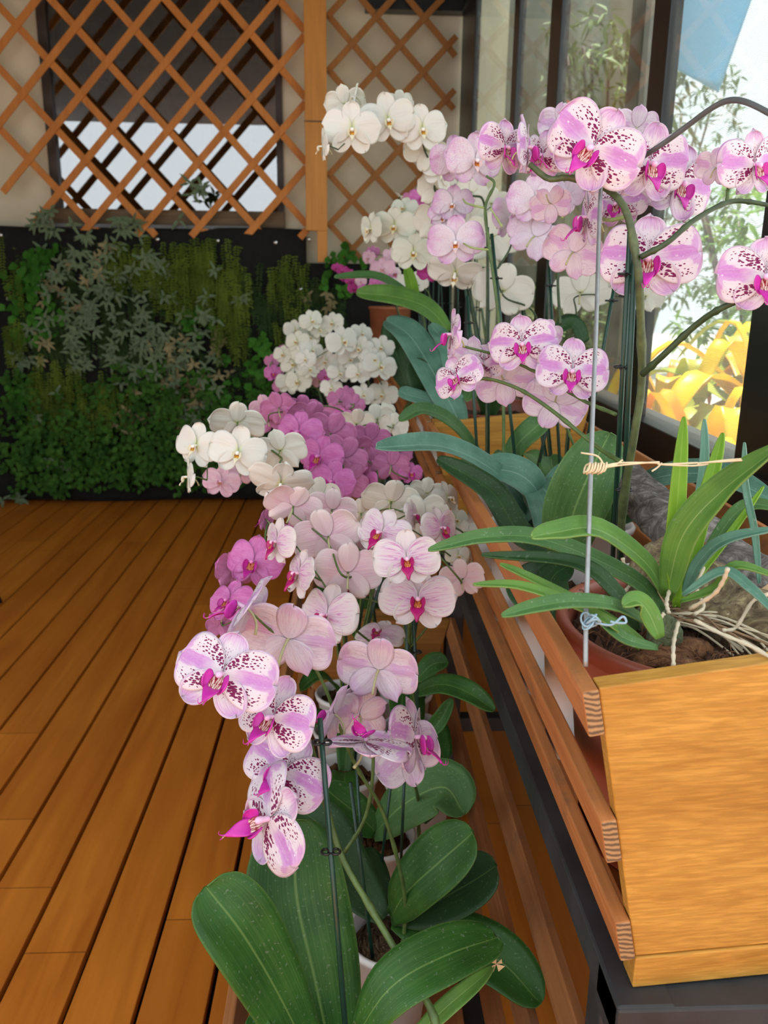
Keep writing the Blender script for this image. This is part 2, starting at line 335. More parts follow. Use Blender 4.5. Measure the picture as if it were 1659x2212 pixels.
# ------------------------------------------------------------------ flowers
def petal_grid(phi, L, W, a, b, curl, cup, z0, wav, r, nu=13, nv=15, x0=0.0):
    """a petal grown from the centre at angle phi (clockwise from up)"""
    G = np.zeros((nv, nu, 3)); vmax = a/(a+b); wm = (vmax**a)*((1-vmax)**b)
    ph = r.uniform(0, 6.28); s, c = math.sin(phi), math.cos(phi)
    for i in range(nv):
        v = .5-.5*math.cos(PI*i/(nv-1)); w = W/2*((max(v, 1e-6)**a)*(max(1-v, 0)**b))/wm+.004
        for j in range(nu):
            u = 2*j/(nu-1)-1
            e = 1+.05*math.sin(3*u+ph)*v
            x = u*w; y = v*L*e+.02
            if a < .5: y -= .0
            z = z0-curl*v*v+cup*u*u*v-.05*math.exp(-(u*5)**2)*v*(1-v)*2+wav*math.sin(u*4.2+ph+v*3)*v*abs(u)
            G[i, j] = (x*c+y*s, -x*s+y*c, z)
    return G
def petals_mesh(kind, var):
    r = random.Random(kind+str(var)); mb = MB(); q = lambda s=.06: r.uniform(-s, s)
    th = .012
    Lp, Wp, Ls, Ws, dz = {'SP': (1.0, 1.24, .84, .66, .08), 'LT': (1.0, 1.16, .82, .62, .0), 'SL': (1.0, 1.16, .84, .66, .0)}.get(kind, (1.0, 1.16, .86, .64, .0))
    mk = lambda off, sg=1: (lambda a, b: (sg*(2*b-1)+off, a))
    for sg in (1, -1):                               # lateral sepals, behind
        mb.sheet(petal_grid(sg*(PI*.79+q()), Ls*(1+q(.04)), Ws, .62, .44, .10+q(.06), .10, -.05, .02, r), th, mk(0), (0, 1))
    mb.sheet(petal_grid(q(.08), Ls*(1+q(.04)), Ws*1.04, .62, .44, .06+q(.10), .08, -.06, .02, r), th, mk(0), (0, 1))
    for sg in (1, -1):
        mb.sheet(petal_grid(sg*(PI*.455+q(.05)), Lp*(1+q(.03)), Wp, .52, .34, .12+q(.10), -.05+q(.08), .0, .06, r, 19, 21), th, mk(3, sg), (0, 1))
    return mb.mesh('petals_'+kind, list(PM[kind]))
def lip_mesh(kind):
    mb = MB(); big = kind in ('SP', 'PK', 'MG'); lt = kind == 'LT'; k = 1.0 if big else (.78 if lt else .62)
    for sg in (1, -1):                               # the two side lobes: ears bulging outwards beside the throat
        G = np.zeros((11, 9, 3)); cc = np.array([sg*.155*k, -.20*k, .20])
        for i in range(11):
            for j in range(9):
                s_, t_ = i/5-1, j/4-1; x_, y_ = s_*math.sqrt(1-t_*t_/2), t_*math.sqrt(1-s_*s_/2); rr = min(x_*x_+y_*y_, 1)
                G[i, j] = cc+k*(np.array([sg*.03*x_, .22*x_, .04])+np.array([sg*.075, 0, .10])*y_*-1+np.array([sg*.085, -.02, .05])*(1-rr))
        mb.sheet(G if sg < 0 else G[:, ::-1], .014, lambda a, b: (b*2-1, .5+.4*a))
    G = np.zeros((9, 9, 3))                          # throat, striped
    for i in range(9):
        v = i/8
        for j in range(9):
            u = j/4-1; G[i, j] = (u*(.10+.03*math.sin(PI*v))*k, (-.06-.30*v)*k, .09+.13*v+.05*u*u)
    mb.sheet(G, .012, lambda a, b: (b*2-1, a*.24))
    Lm, drop, wd = (.40, .27, .17) if big else ((.18, .42, .22) if lt else (.18, .20, .10))
    G = np.zeros((13, 11, 3))
    for i in range(13):
        v = i/12
        w = wd*((.75+.45*math.sin(PI*min(v*1.4, 1)))*max(1-v, 0)**.7+.012) if not lt else wd*((.55+.5*math.sin(PI*min(v*1.5, 1)))*max(1-v, .0)**.55+.01)
        for j in range(11):
            u = j/5-1; G[i, j] = (u*w, -.34*k-drop*v+.07*u*u*(1-v)+(.03*math.sin(v*6) if big else 0), .20+Lm*math.sin(v*1.7)-.05*u*u)
    mb.sheet(G, .022, lambda a, b: (b*2-1, .32+.68*a))
    tip = G[-1, 5]
    if big:
        for sg in (1, -1):                           # the two curling whiskers
            mb.tube(spline([tip+(0, .02, -.01), tip+(sg*.03, -.04, .04), tip+(sg*.06, -.03, .10), tip+(sg*.08, .05, .12)], 9), [.018, .016, .014, .012, .010, .008, .007, .006, .004], 6)
        for q in range(len(mb.uv)-54, len(mb.uv)): mb.uv[q] = (.5, .9)
    return mb.mesh('lip_'+kind, LIPM[kind])
def column_mesh(kind):
    mb = MB(); pts = spline([(0, 0, .0), (0, -.01, .10), (0, -.03, .20), (0, -.08, .27)], 8)
    mb.tube(pts, [.05, .055, .055, .058, .065, .072, .065, .03], 10)
    return mb.mesh('column_'+kind, COLM[kind])
_m = MB(); _m.tube(spline([(0, 0, -.02), (0, -.05, -.22), (0, -.20, -.42), (0, -.42, -.52)], 10), [.045, .035, .032, .03, .03, .03, .03, .032, .035, .04], 7); PED = _m.mesh('pedicel', M_ped)
FM = {k: ([petals_mesh(k, v) for v in range(5 if k in ('SP', 'LT', 'WH') else 3)], lip_mesh(k), column_mesh(k)) for k in PM}
def basis(Pw, yaw, pit, th):
    t = nrm(C-Pw); r = R[:, 0]; r = nrm(r-t*np.dot(r, t)); u = np.cross(t, r)
    a, p, q = map(math.radians, (yaw, pit, th))
    n = math.cos(p)*math.cos(a)*t+math.cos(p)*math.sin(a)*r+math.sin(p)*u
    d = math.cos(q)*u+math.sin(q)*r
    if abs(np.dot(d, n)) > .97: d = d+.3*r
    uf = nrm(d-n*np.dot(d, n)); return np.cross(uf, n), uf, n
NF = [0]
def flower(root, px, py, s, d, kind, yaw=0, pit=0, th=0, var=None):
    Pw = P(px, py, d); x, u, n = basis(Pw, yaw, pit, th); k = s*d/F/2
    NF[0] += 1; r = random.Random(NF[0]*13+int(px))
    sx = k*r.uniform(.96, 1.04)
    Mx = Matrix([[x[i]*sx, u[i]*k, n[i]*k, Pw[i]-root.location[i]] for i in range(3)]+[[0, 0, 0, 1]])
    ms, lm, cm = FM[kind]; o = bpy.data.objects.new('flower', ms[NF[0] % len(ms) if var is None else var]); link(o, root); o.matrix_local = Mx
    for nm, me in (('lip', lm), ('column', cm), ('pedicel', PED)):
        c = bpy.data.objects.new(nm, me); link(c, o)
    return Pw, n, k
# ------------------------------------------------------------------ leaves, stems, pots
def lv(q): return 1-(1-q)**1.7
def leaf(root, pts, wpx=None, mat='D', d0=None, fold=.25, hint=None, a=.45, b=.42, w=None, name='leaf', blunt=False, twist=0.0, nseg=26, th=.0016, droop=0):
    """pts: (px, py, depth) from the base to the tip"""
    Q = [P(*p) for p in pts]
    S_ = spline(Q, 240); S = [S_[int(round(239*lv(i/(nseg-1))))] for i in range(nseg)]; dm = np.mean([p[2] for p in pts if len(p) == 3]); W = w if w else wpx*dm/F
    t0 = nrm(S[-1]-S[0]); cc = nrm(C-np.mean(S, axis=0))
    h = nrm(np.array([0, 0, .55])+cc*.75) if hint is None else nrm(hint)
    nu = 9; G = np.zeros((nseg, nu, 3)); vm = a/(a+b); wm = vm**a*(1-vm)**b
    for i in range(nseg):
        v = lv(i/(nseg-1)); t = nrm(S[min(i+1, nseg-1)]-S[max(i-1, 0)])
        nn = nrm(h-t*np.dot(h, t)); sd = np.cross(t, nn)
        if twist:
            an = twist*v; sd, nn = sd*math.cos(an)+nn*math.sin(an), nn*math.cos(an)-sd*math.sin(an)
        ww = W/2*((max(v, .02)**a)*(max(1-v, 0)**b)/wm)+.0004
        if v < .25: ww = max(ww, W*.16)
        for j in range(nu):
            u = j/(nu-1)*2-1
            G[i, j] = S[i]+sd*u*ww+nn*(abs(u)**1.3*ww*fold-.0*ww)+nn*(.04*W*math.sin(6*v+u*2))
    mb = MB(); mb.sheet(G, th); return mb.build(name, LM[mat] if isinstance(mat, str) else mat, root)
def stem(root, pts, r=.0028, mat=None, name='flower_stem', n=40, nodes=True, world=False):
    Q = pts if world else [P(*p) for p in pts]
    S = spline(Q, n); rr = [r*(1-.35*i/n)*(1.28 if nodes and i % 9 == 4 else 1) for i in range(n)]
    mb = MB(); mb.tube(S, rr, 8); return mb.build(name, mat or M_stem, root)
def stake(root, a, b, r=.0025, world=False, clips=()):
    A, B = (a, b) if world else (P(*a), P(*b)); A = np.array(A); B = np.array(B)
    mb = MB(); mb.tube([A, (A+B)/2, B], r, 8); o = mb.build('support_stake', M_stake, root)
    tp = MB(); t = nrm(B-A); tp.tube([B, B+t*.004], r*.9, 8); 
    for c in clips:
        q = A+(B-A)*c; mb = MB()
        for k in (-1, 1):
            ring = [q+np.array([math.cos(an)*.005+k*.0055, math.sin(an)*.005, 0]) for an in np.linspace(0, 2*PI, 13)]
            mb.tube(ring, .0016, 6)
        mb.obox(q, (.004, 0, 0), (0, .002, 0), (0, 0, .0035)); mb.build('stem_clip', M_clip, root)
    return o
def pot(root, x, y, z0, h, r, mat=None, fill=None, taper=.74, rim=.006, level=.82, name='pot', fillname='moss'):
    mat = mat or M_potw; mb = MB()
    rb = r*taper; rl = rb+(r-rb)*level
    mb.lathe([(0, 0), (rb*.96, 0), (rb, .004), (r*.985, h-.014), (r+rim*.6, h-.013), (r+rim, h-.004), (r+rim*.5, h), (r-.001, h-.001), (r-.004, h-.012), (rb-.002, .006), (0, .006)], (x, y, z0), 44)
    o = mb.build(name, mat, root)
    mb = MB(); n = 26; G = np.zeros((n, 30, 3)); rr = random.Random(int(x*1e4))
    for i in range(n):
        q = rl*.985*i/(n-1)
        for j in range(30):
            a = 2*PI*j/29
            jj = j % 29
            zz = z0+h*level+.012*(1-(i/(n-1))**2)+(.006*math.sin(jj*5.1+i*3.7)+.005*math.sin(jj*2.3-i*2.9))*(1 if i < n-1 else 0)
            G[i, j] = (x+q*math.cos(a), y+q*math.sin(a), zz)
    mb.sheet(G[:, ::-1], .002); mb.build(fillname, fill or M_moss, root)
    return o
def orchid(label, base, flowers, rpot=.062, hpot=.15, spikes=None, paths=None, stakes=True, autoleaf=4, leafmat='D', leaves=(), leafL=.2, leafW=.06, fill=None, group=None, potm=None, stem_mat=None, mid=None, name='potted_orchid', cat='orchid', has_pot=True, level=.82, lean=0):
    """base: x, y, z of the pot's foot. flowers: rows (px, py, width px, depth, kind, yaw, pitch, dorsal angle)"""
    x, y, z = base; root = thing(name, (x, y, z), label, cat, group)
    if has_pot: pot(root, x, y, z, hpot, rpot, potm, fill, level=level)
    zt = z+hpot*level if has_pot else z; rr = random.Random(label)
    info = [flower(root, *f) for f in flowers]
    spikes = spikes if spikes is not None else ([list(range(len(flowers)))] if flowers else [])
    for si, sp in enumerate(spikes):
        B = np.array([x+rr.uniform(-.02, .02), y+rr.uniform(-.02, .02), zt-.01])
        pos = [info[i][0]-info[i][1]*info[i][2]*(.9 if np.dot(info[i][1], nrm(C-info[i][0])) > -.3 else .30)-np.array([0, 0, .006]) for i in sp]
        cen = [info[i][0] for i in sp]; f0 = pos[0]
        top = np.array([B[0]*.55+f0[0]*.45, B[1]*.6+f0[1]*.4, max(zt+.1, f0[2]-.05)])
        if top[2] > f0[2]: top[2] = f0[2]-.02
        pts = [B, B*.5+top*.5+np.array([0, 0, .0]), top]+pos
        S = spline(pts, 14*len(pts)); m = len(S); mb = MB(); mb.tube(S, [.0028*(1-.62*i/m) for i in range(m)], 7)
        for i, c in zip(pos, cen): mb.tube([i, (i+c)/2+np.array([0, 0, .003]), c], [.0016, .0014, .0018], 6)
        mb.build('flower_stem', stem_mat or M_stem, root)
        if stakes: stake(root, B+(.006, .004, 0), top*.97+B*.03+(.004, .003, 0), world=True, clips=(.93,))
    a0 = rr.uniform(0, 6)
    for k in range(autoleaf):
        a = a0+k*2*PI/max(autoleaf, 1)+rr.uniform(-.3, .3); L = leafL*rr.uniform(.8, 1.1); dx, dy = math.cos(a)*(.55 if has_pot else 1), math.sin(a)
        pw = [(x+dx*q*L, y+dy*q*L, zt+hh*L) for q, hh in ((0.02, .0), (.3, .30), (.65, .42), (1.0, .28))]
        S = [np.array(p) for p in pw]; leaf_world(root, S, leafW*rr.uniform(.85, 1.1), leafmat)
    for lf in leaves: leaf(root, lf[0], lf[1], lf[2] if len(lf) > 2 else leafmat, **(lf[3] if len(lf) > 3 else {}))
    for pth in (paths or ()): stem(root, pth[0], pth[1], pth[2] if len(pth) > 2 else stem_mat)
    return root
def leaf_world(root, S, W, mat, hint=(0, 0, 1), fold=.25, a=.45, b=.40, name='leaf', n=18, th=.0016):
    S = spline(S, n); h = np.array(hint, float); nu = 7; G = np.zeros((n, nu, 3)); vm = a/(a+b); wm = vm**a*(1-vm)**b
    for i in range(n):
        v = i/(n-1); t = nrm(S[min(i+1, n-1)]-S[max(i-1, 0)]); nn = nrm(h-t*np.dot(h, t)); sd = np.cross(t, nn)
        ww = W/2*((max(v, .02)**a)*(max(1-v, 0)**b)/wm)+.0004
        if v < .25: ww = max(ww, W*.16)
        for j in range(nu):
            u = j/(nu-1)*2-1; G[i, j] = S[i]+sd*u*ww+nn*abs(u)**1.3*ww*fold
    mb = MB(); mb.sheet(G, th); return mb.build(name, LM[mat] if isinstance(mat, str) else mat, root)
# ------------------------------------------------------------------ the setting
def struct(mb, name, mats, parent=None, bevel=0):
    o = mb.build(name, mats, parent, bevel); o['kind'] = 'structure'; return o
# deck
mb = MB(); pitch = .1457
for k in range(-14, 12):
    xa = -.281+k*pitch
    sk = .0103; y0, y1 = -4.2, 5.68
    a = np.array([xa+.0058+(y0-1.4)*sk, y0]); b = np.array([xa+pitch-.0058+(y0-1.4)*sk, y0]); c = np.array([xa+pitch-.0058+(y1-1.4)*sk, y1]); d = np.array([xa+.0058+(y1-1.4)*sk, y1])
    V = [(*p, z) for z in (-.025, 0) for p in (a, b, c, d)]
    mb.add(V, [(3, 2, 1, 0), (4, 5, 6, 7), (0, 1, 5, 4), (1, 2, 6, 5), (2, 3, 7, 6), (3, 0, 4, 7)], None, 0, False)
struct(mb, 'floor', M_deck, bevel=.0015)
mb = MB(); mb.box(-3.4, 3.6, -4.4, 12.0, -.12, -.06); struct(mb, 'ground', M_void)
# back wall, its window opening, dark room behind
WY = 5.75
mb = MB()
mb.box(-3.5, -1.80, WY, WY+.08, 0, 3.4); mb.box(-.40, 1.0, WY, WY+.08, 0, 3.4); mb.box(-1.80, -.40, WY, WY+.08, 0, 1.80)
struct(mb, 'wall_back', M_stucco)
M_mull = simple('brown_window_frame', (.05, .03, .018), .5, .2, 8)
mb = MB()
mb.box(-1.83, -1.775, WY-.03, WY+.02, 1.74, 3.4); mb.box(-.425, -.385, WY-.03, WY+.02, 1.78, 3.4)
struct(mb, 'window_1', M_mull)
mb = MB(); mb.box(-1.82, -.38, WY-.07, WY+.02, 1.765, 1.86); struct(mb, 'window_sill', wood('sill_wood', (.12, .075, .04), (.26, .17, .09), 0, 1, .6))
def glassmat(name, f0, f1, tint=(1, 1, 1), dust=0.0):
    n = NT(name); fc = n.n('ShaderNodeLayerWeight', {'Blend': .5}).outputs['Facing']; fr = n.math('ADD', f0, n.math('MULTIPLY', n.math('POWER', fc, 4.0), f1))
    tr = n.n('ShaderNodeBsdfTransparent', {'Color': tint}); gl = n.n('ShaderNodeBsdfGlossy', {'Color': (1, 1, 1), 'Roughness': .0})
    x = n.n('ShaderNodeMixShader', {0: fr, 1: tr, 2: gl})
    if dust:
        df = n.n('ShaderNodeBsdfTranslucent', {'Color': (.7, .7, .65)}); no = n.noise(n.coord(), 3, 5, .7)
        x = n.n('ShaderNodeMixShader', {0: n.math('MULTIPLY', n.rng(no, .35, .7), dust), 1: x, 2: df})
    n.t.links.new(x.outputs[0], n.o.inputs[0]); return n.m
M_glassB = glassmat('reflecting_glass', .26, .3, (.75, .78, .78))
M_glass = glassmat('window_glass', .03, .42, (.93, .97, .95), .05)
mb = MB(); mb.box(-1.79, -.41, WY+.0, WY+.008, 1.80, 3.4); g = struct(mb, 'window_glass', M_glassB)
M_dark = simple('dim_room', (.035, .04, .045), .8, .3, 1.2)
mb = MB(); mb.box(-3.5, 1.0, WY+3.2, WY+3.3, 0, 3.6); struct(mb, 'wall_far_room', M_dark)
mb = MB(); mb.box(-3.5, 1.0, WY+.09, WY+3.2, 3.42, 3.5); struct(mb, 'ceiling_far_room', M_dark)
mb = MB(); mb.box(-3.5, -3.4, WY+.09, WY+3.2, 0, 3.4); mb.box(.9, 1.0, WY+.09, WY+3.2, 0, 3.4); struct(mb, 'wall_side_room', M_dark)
# unseen cover over the back half, its edge set to shape the light
M_roof = simple('dark_roof', (.10, .095, .085), .8, .2, 3)
mb = MB(); mb.box(-3.5, .95, .45, WY+.1, 3.22, 3.32); struct(mb, 'unseen_roof', M_roof)
mb = MB(); mb.box(-3.5, -3.4, 1.2, WY, 0, 3.22); struct(mb, 'wall_left_blocker', M_stucco)  # unseen, added to keep the back of the deck dark
mb = MB(); mb.box(.12, .80, WY-.12, WY-.02, 3.0, 3.22); struct(mb, 'beam', M_black)
# right wall under the window, sill
mb = MB(); mb.box(.70, .80, -1.2, 5.75, 0, 1.03); struct(mb, 'wall_right', M_plaster)
WX = .72
fr = MB()
fr.box(.702, .80, .2, 5.72, 1.03, 1.135)
fr.box(.70, .78, .2, 5.7, 3.0, 3.2)
for ya, yb, xx in ((5.15, 5.72, 0), (3.86, 3.97, 0), (3.10, 3.26, 0), (2.055, 2.165, 0), (1.27, 1.50, 0)): fr.box(.712, .742, ya, yb, 1.13, 3.0)
win = struct(fr, 'window_2', M_black, bevel=.003)
for ya, yb in ((3.96, 5.16), (3.25, 3.87), (2.16, 3.11), (1.49, 2.06)):
    mb = MB(); mb.box(.722, .726, ya, yb, 1.13, 3.0); struct(mb, 'glass_pane', M_glass, win)
def screenmat():
    n = NT('insect_screen'); g = n.n('ShaderNodeNewGeometry').outputs[0]; sp = n.n('ShaderNodeSeparateXYZ', {0: g})
    a = n.math('FRACT', n.math('MULTIPLY', sp.outputs[1], 240.0)); b = n.math('FRACT', n.math('MULTIPLY', sp.outputs[2], 300.0))
    k = n.math('MAXIMUM', n.math('LESS_THAN', a, .22), n.math('LESS_THAN', b, .26))
    tr = n.n('ShaderNodeBsdfTransparent'); df = n.n('ShaderNodeBsdfDiffuse', {'Color': (.30, .32, .32)})
    tl = n.n('ShaderNodeBsdfTranslucent', {'Color': (.5, .5, .48)}); m2 = n.n('ShaderNodeMixShader', {0: .5, 1: df, 2: tl})
    x = n.n('ShaderNodeMixShader', {0: n.math('MULTIPLY', k, .45), 1: tr, 2: m2}); n.t.links.new(x.outputs[0], n.o.inputs[0]); return n.m
mb = MB(); mb.box(.765, .7655, 1.3, 2.35, 1.135, 3.0); struct(mb, 'window_screen', screenmat(), win)
# outside
mb = MB(); mb.box(.80, 9, -2, 14, .55, .66); struct(mb, 'ground_outside', simple('pale_paving', (.42, .40, .36), .8, .15, 3, .2))
mb = MB(); mb.box(.80, 2.15, 6.6, 6.8, .6, 4.4); struct(mb, 'wall_annex', simple('grey_beige_render', (.20, .19, .14), .85, .25, 2))
mb = MB(); mb.box(1.20, 1.34, 3.75, 3.93, .6, 4.2); struct(mb, 'pillar', simple('dark_concrete', (.11, .105, .09), .8, .3, 6, .3))
mb = MB(); mb.box(6.5, 6.7, -2, 14, .6, 1.9); struct(mb, 'wall_garden', M_plaster)
# ------------------------------------------------------------------ trellis: two layers of laths clipped to a panel
def trellis(x0, x1, z0, z1, y, sp, wd, label, ph=(0, 0), slope=1.0, corner=None, mat=None):
    root = thing('trellis_panel', ((x0+x1)/2, y, z0), label, 'trellis')
    for li, sg in enumerate((1, -1)):
        k = -40
        while k < 40:
            c = ph[li]+k*sp; k += 1                   # z = z0 + sg*slope*(x-c)
            pts = []
            lo, hi = x0, x1
            xs = sorted([c, c+sg*(z1-z0)/slope]); lo, hi = max(lo, xs[0]), min(hi, xs[1])
            if corner:                                # the panel's lower corner is cut off at 45 degrees
                cx_, cz_ = corner                     # cut where (x-x0)+(z-z0) < cx_
                if sg > 0: lo = max(lo, (cx_+x0+slope*c)/(1+slope))
                elif x0-(c-0) > -cx_ and False: pass
            if sg < 0 and corner and (c-x0) < corner[0]: continue
            if hi-lo < .03: continue
            A = np.array([lo, y-.012*li*-1-.006, z0+sg*slope*(lo-c)]); B = np.array([hi, y+.012*li-.006, z0+sg*slope*(hi-c)])
            ax = (B-A)/2; t = nrm(ax); pr = np.array([-t[2], 0, t[0]])
            mb = MB(); mb.obox((A+B)/2, ax, (0, .0055, 0), pr*wd/2); mb.build('lath', mat or M_tim, root, bevel=.001)
    return root
def phase(px, py, y, z0, slope):
    q = PA(px, py, 1, y); return q[0]-(q[2]-z0)/slope
ty = WY-.17
trellis(-2.35, -.235, 1.70, 3.25, ty, .335, .042, 'brown wooden lattice with wide diamonds in front of the dark window', (phase(210, 0, ty, 1.70, 1.08), phase(235, 0, ty, 1.70, -1.08)), 1.08, (.52, 0))
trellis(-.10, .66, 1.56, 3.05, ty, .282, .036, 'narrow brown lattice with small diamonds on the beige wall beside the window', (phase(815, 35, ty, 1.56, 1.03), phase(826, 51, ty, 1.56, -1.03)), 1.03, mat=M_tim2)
root = thing('wooden_post', (-.175, WY-.21, 1.56), 'square orange-brown timber post between the two lattice panels', 'post')
mb = MB(); mb.box(-.238, -.108, WY-.25, WY-.18, 1.74, 3.22); mb.box(-.17, -.108, WY-.25, WY-.18, 1.555, 1.74); mb.build('post', M_post, root, bevel=.003)
mb = MB(); mb.box(-.240, -.106, WY-.252, WY-.178, 2.355, 2.362); mb.build('joint', M_mull, root)
# ------------------------------------------------------------------ planted felt wall
FY = WY-.14
fe = thing('green_wall_panel', (-1.2, FY, 0), 'black felt pocket panel fixed under the lattice and covered in plants', 'green wall')
mb = MB(); nx, nz = 60, 40; G = np.zeros((nz, nx, 3))
for i in range(nz):
    for j in range(nx):
        x = -3.3+j/(nx-1)*3.06; z = .02+i/(nz-1)*1.725
        G[i, j] = (x, FY-.02-.03*abs(math.sin(z*9))-.01*math.sin(x*7)-.06*max(0, (-1.4-x))*.5, z-.01*math.sin(x*3))
mb.sheet(G, .006); mb.build('felt', M_felt, fe)
mb = MB(); G = np.zeros((nz, 20, 3))
for i in range(nz):
    for j in range(20):
        x = -.25+j/19*.93; z = .02+i/(nz-1)*1.53
        G[i, j] = (x, FY-.02-.03*abs(math.sin(z*9)), z)
mb.sheet(G, .006); mb.build('felt', M_felt, fe)
mb = MB(); mb.box(-1.8, -.55, FY-.03, FY+.05, 1.745, 1.765); mb.build('metal_ledge', M_wireD, fe)
for px, py in ((340, 517), (470, 520), (595, 524), (668, 517), (345, 611), (18, 645), (36, 800), (650, 625), (2, 508), (482, 782)):
    q = PA(px, py, 1, FY-.065); mb = MB(); mb.lathe([(0, 0), (.011, 0), (.013, .004), (.011, .008), (0, .009)], (0, 0, 0), 14)
    mb.v = [(q[0]+a, q[1]-c, q[2]+b) for a, b, c in mb.v]; mb.build('grommet', M_grom, fe)
# foliage
def leafcard(name, a, b, stripe=None):
    n = NT(name); uv = n.n('ShaderNodeTexCoord').outputs['UV']; sp = n.n('ShaderNodeSeparateXYZ', {0: uv}); f = n.noise(n.coord(), 7, 3)
    c = n.ramp(f, [(.35, a), (.65, b)])
    if stripe: c = n.mix(n.math('GREATER_THAN', n.math('ABSOLUTE', n.math('SINE', n.math('MULTIPLY', sp.outputs[0], 6.283))), .72), c, stripe)
    n.P(col=c, rough=.6, spec=.12); n.translucent(c, .2); return n.m
def card(mb, p, dirv, nv, L, W, bend=.2):
    t = nrm(dirv); nn = nrm(nv-t*np.dot(nv, t)); s = np.cross(t, nn)
    q = [p, p+t*L*.35+s*W/2+nn*.12*W, p+t*L*.35, p+t*L*.35-s*W/2+nn*.12*W, p+t*L*.75+s*W*.33-nn*bend*L*.4, p+t*L*.75-nn*bend*L*.5, p+t*L*.75-s*W*.33-nn*bend*L*.4, p+t*L-nn*bend*L]
    mb.add(q, [(0, 2, 1), (0, 3, 2), (1, 2, 5, 4), (2, 3, 6, 5), (4, 5, 7), (5, 6, 7)], [(.5, 0), (0, .3), (.5, .3), (1, .3), (0, .8), (.5, .8), (1, .8), (.5, 1)])
def wallfoliage(name, mat, label, blobs, L, W, kind='round', seed=1, outs=.16, yy=None):
    """blobs: (px, py, rx, ry, how many) on the felt"""
    r = random.Random(seed); mb = MB()
    for bx, by, rx, ry, cnt in blobs:
        for _ in range(cnt):
            a = r.uniform(0, 2*PI); q = r.random()**.6; px, py = bx+rx*q*math.cos(a), by+ry*q*math.sin(a)
            out = r.uniform(.05, outs); p = PA(px, py, 1, (yy or FY)-out)
            if p[2] < .02: continue
            if kind == 'rosette':
                m = r.randint(3, 6); a0 = r.uniform(0, 6)
                for k in range(m):
                    an = a0+k*2*PI/m*.8; dv = np.array([math.cos(an), -.35, math.sin(an)*.8-.25]); card(mb, p+np.array([0, 0, 0]), dv, np.array([.1, -1, .35]), L*r.uniform(.7, 1.15), W*r.uniform(.8, 1.1), r.uniform(.1, .4))
            elif kind == 'strand':
                m = r.randint(9, 16); x, y, z = p; dx = r.uniform(-.1, .1)
                for k in range(m):
                    z -= .016; x += dx*.02
                    if z < .03: break
                    for sg in (-1, 1): card(mb, np.array([x, y, z]), np.array([sg, -.3, -.5+r.uniform(-.3, .3)]), np.array([0, -1, .2]), L*r.uniform(.6, 1.1), W, .1)
            else:
                m = r.randint(2, 5)
                for k in range(m):
                    an = r.uniform(0, 2*PI); pp = p+np.array([r.uniform(-1, 1), r.uniform(-.5, .5), r.uniform(-1, 1)])*L*.7
                    card(mb, pp, np.array([math.cos(an), -.4, math.sin(an)-.3]), np.array([r.uniform(-.4, .4), -1, .6]), L*r.uniform(.6, 1.1), W*r.uniform(.7, 1.1), r.uniform(-.1, .3))
    o = mb.build(name, mat); return tag(o, label, 'foliage', None, 'stuff')
ZB = leafcard('zebra_leaf', (.045, .085, .028), (.13, .19, .075), (.24, .31, .20))
wallfoliage('zebra_plant_foliage', ZB, 'grey-green striped leaves trailing over the upper middle of the green wall', [(270, 480, 40, 25, 6), (110, 475, 50, 25, 8), (410, 440, 50, 45, 6), (180, 600, 110, 130, 46), (280, 560, 100, 60, 20), (270, 720, 150, 110, 66), (380, 720, 110, 120, 28), (60, 740, 60, 70, 10), (440, 900, 60, 60, 5), (120, 880, 60, 40, 3), (470, 640, 70, 60, 6), (20, 1085, 50, 12, 4), (150, 1000, 60, 30, 2), (420, 820, 80, 90, 12)], .070, .022, 'rosette', 3, .17)
wallfoliage('ivy_foliage', leafcard('ivy_leaf', (.035, .13, .015), (.075, .25, .03)), 'bright green ivy leaves at the upper edge of the green wall', [(60, 610, 45, 50, 26), (70, 690, 55, 50, 22), (90, 560, 30, 25, 6), (565, 820, 35, 70, 18), (560, 745, 25, 30, 8), (50, 850, 40, 40, 14), (740, 580, 40, 50, 14), (470, 830, 40, 60, 10), (430, 700, 60, 40, 10)], .060, .055, 'round', 4, .14)
wallfoliage('fern_foliage', leafcard('fern_leaf', (.075, .12, .012), (.15, .21, .025)), 'yellow-green ferny strands hanging down the middle of the green wall', [(300, 540, 70, 40, 40), (390, 570, 70, 60, 60), (470, 600, 70, 70, 50), (500, 670, 40, 60, 26), (440, 520, 90, 20, 22), (100, 820, 40, 80, 34), (180, 830, 110, 60, 60), (620, 580, 50, 50, 22), (640, 680, 60, 40, 20), (20, 700, 25, 60, 12), (10, 580, 40, 80, 10)], .028, .009, 'strand', 5, .16)
wallfoliage('cream_vine_foliage', leafcard('cream_leaf', (.22, .19, .09), (.40, .34, .18)), 'dry cream coloured leaves among the vines of the green wall', [(140, 620, 60, 60, 12), (230, 570, 30, 50, 6), (370, 780, 60, 60, 18), (410, 850, 60, 60, 22), (320, 900, 80, 60, 18), (90, 750, 30, 30, 6), (690, 650, 50, 20, 5), (480, 760, 40, 60, 8)], .055, .022, 'rosette', 6, .14)
wallfoliage('groundcover_foliage', leafcard('clover_leaf', (.03, .09, .014), (.07, .18, .025)), 'dense small green leaves along the foot of the green wall', [(40, 930, 60, 130, 130), (120, 980, 90, 90, 170), (250, 990, 130, 70, 210), (250, 900, 150, 80, 150), (400, 1000, 110, 60, 150), (500, 960, 60, 90, 90), (600, 900, 60, 120, 60), (330, 840, 130, 60, 70), (400, 900, 100, 60, 80)], .042, .036, 'round', 7, .20)
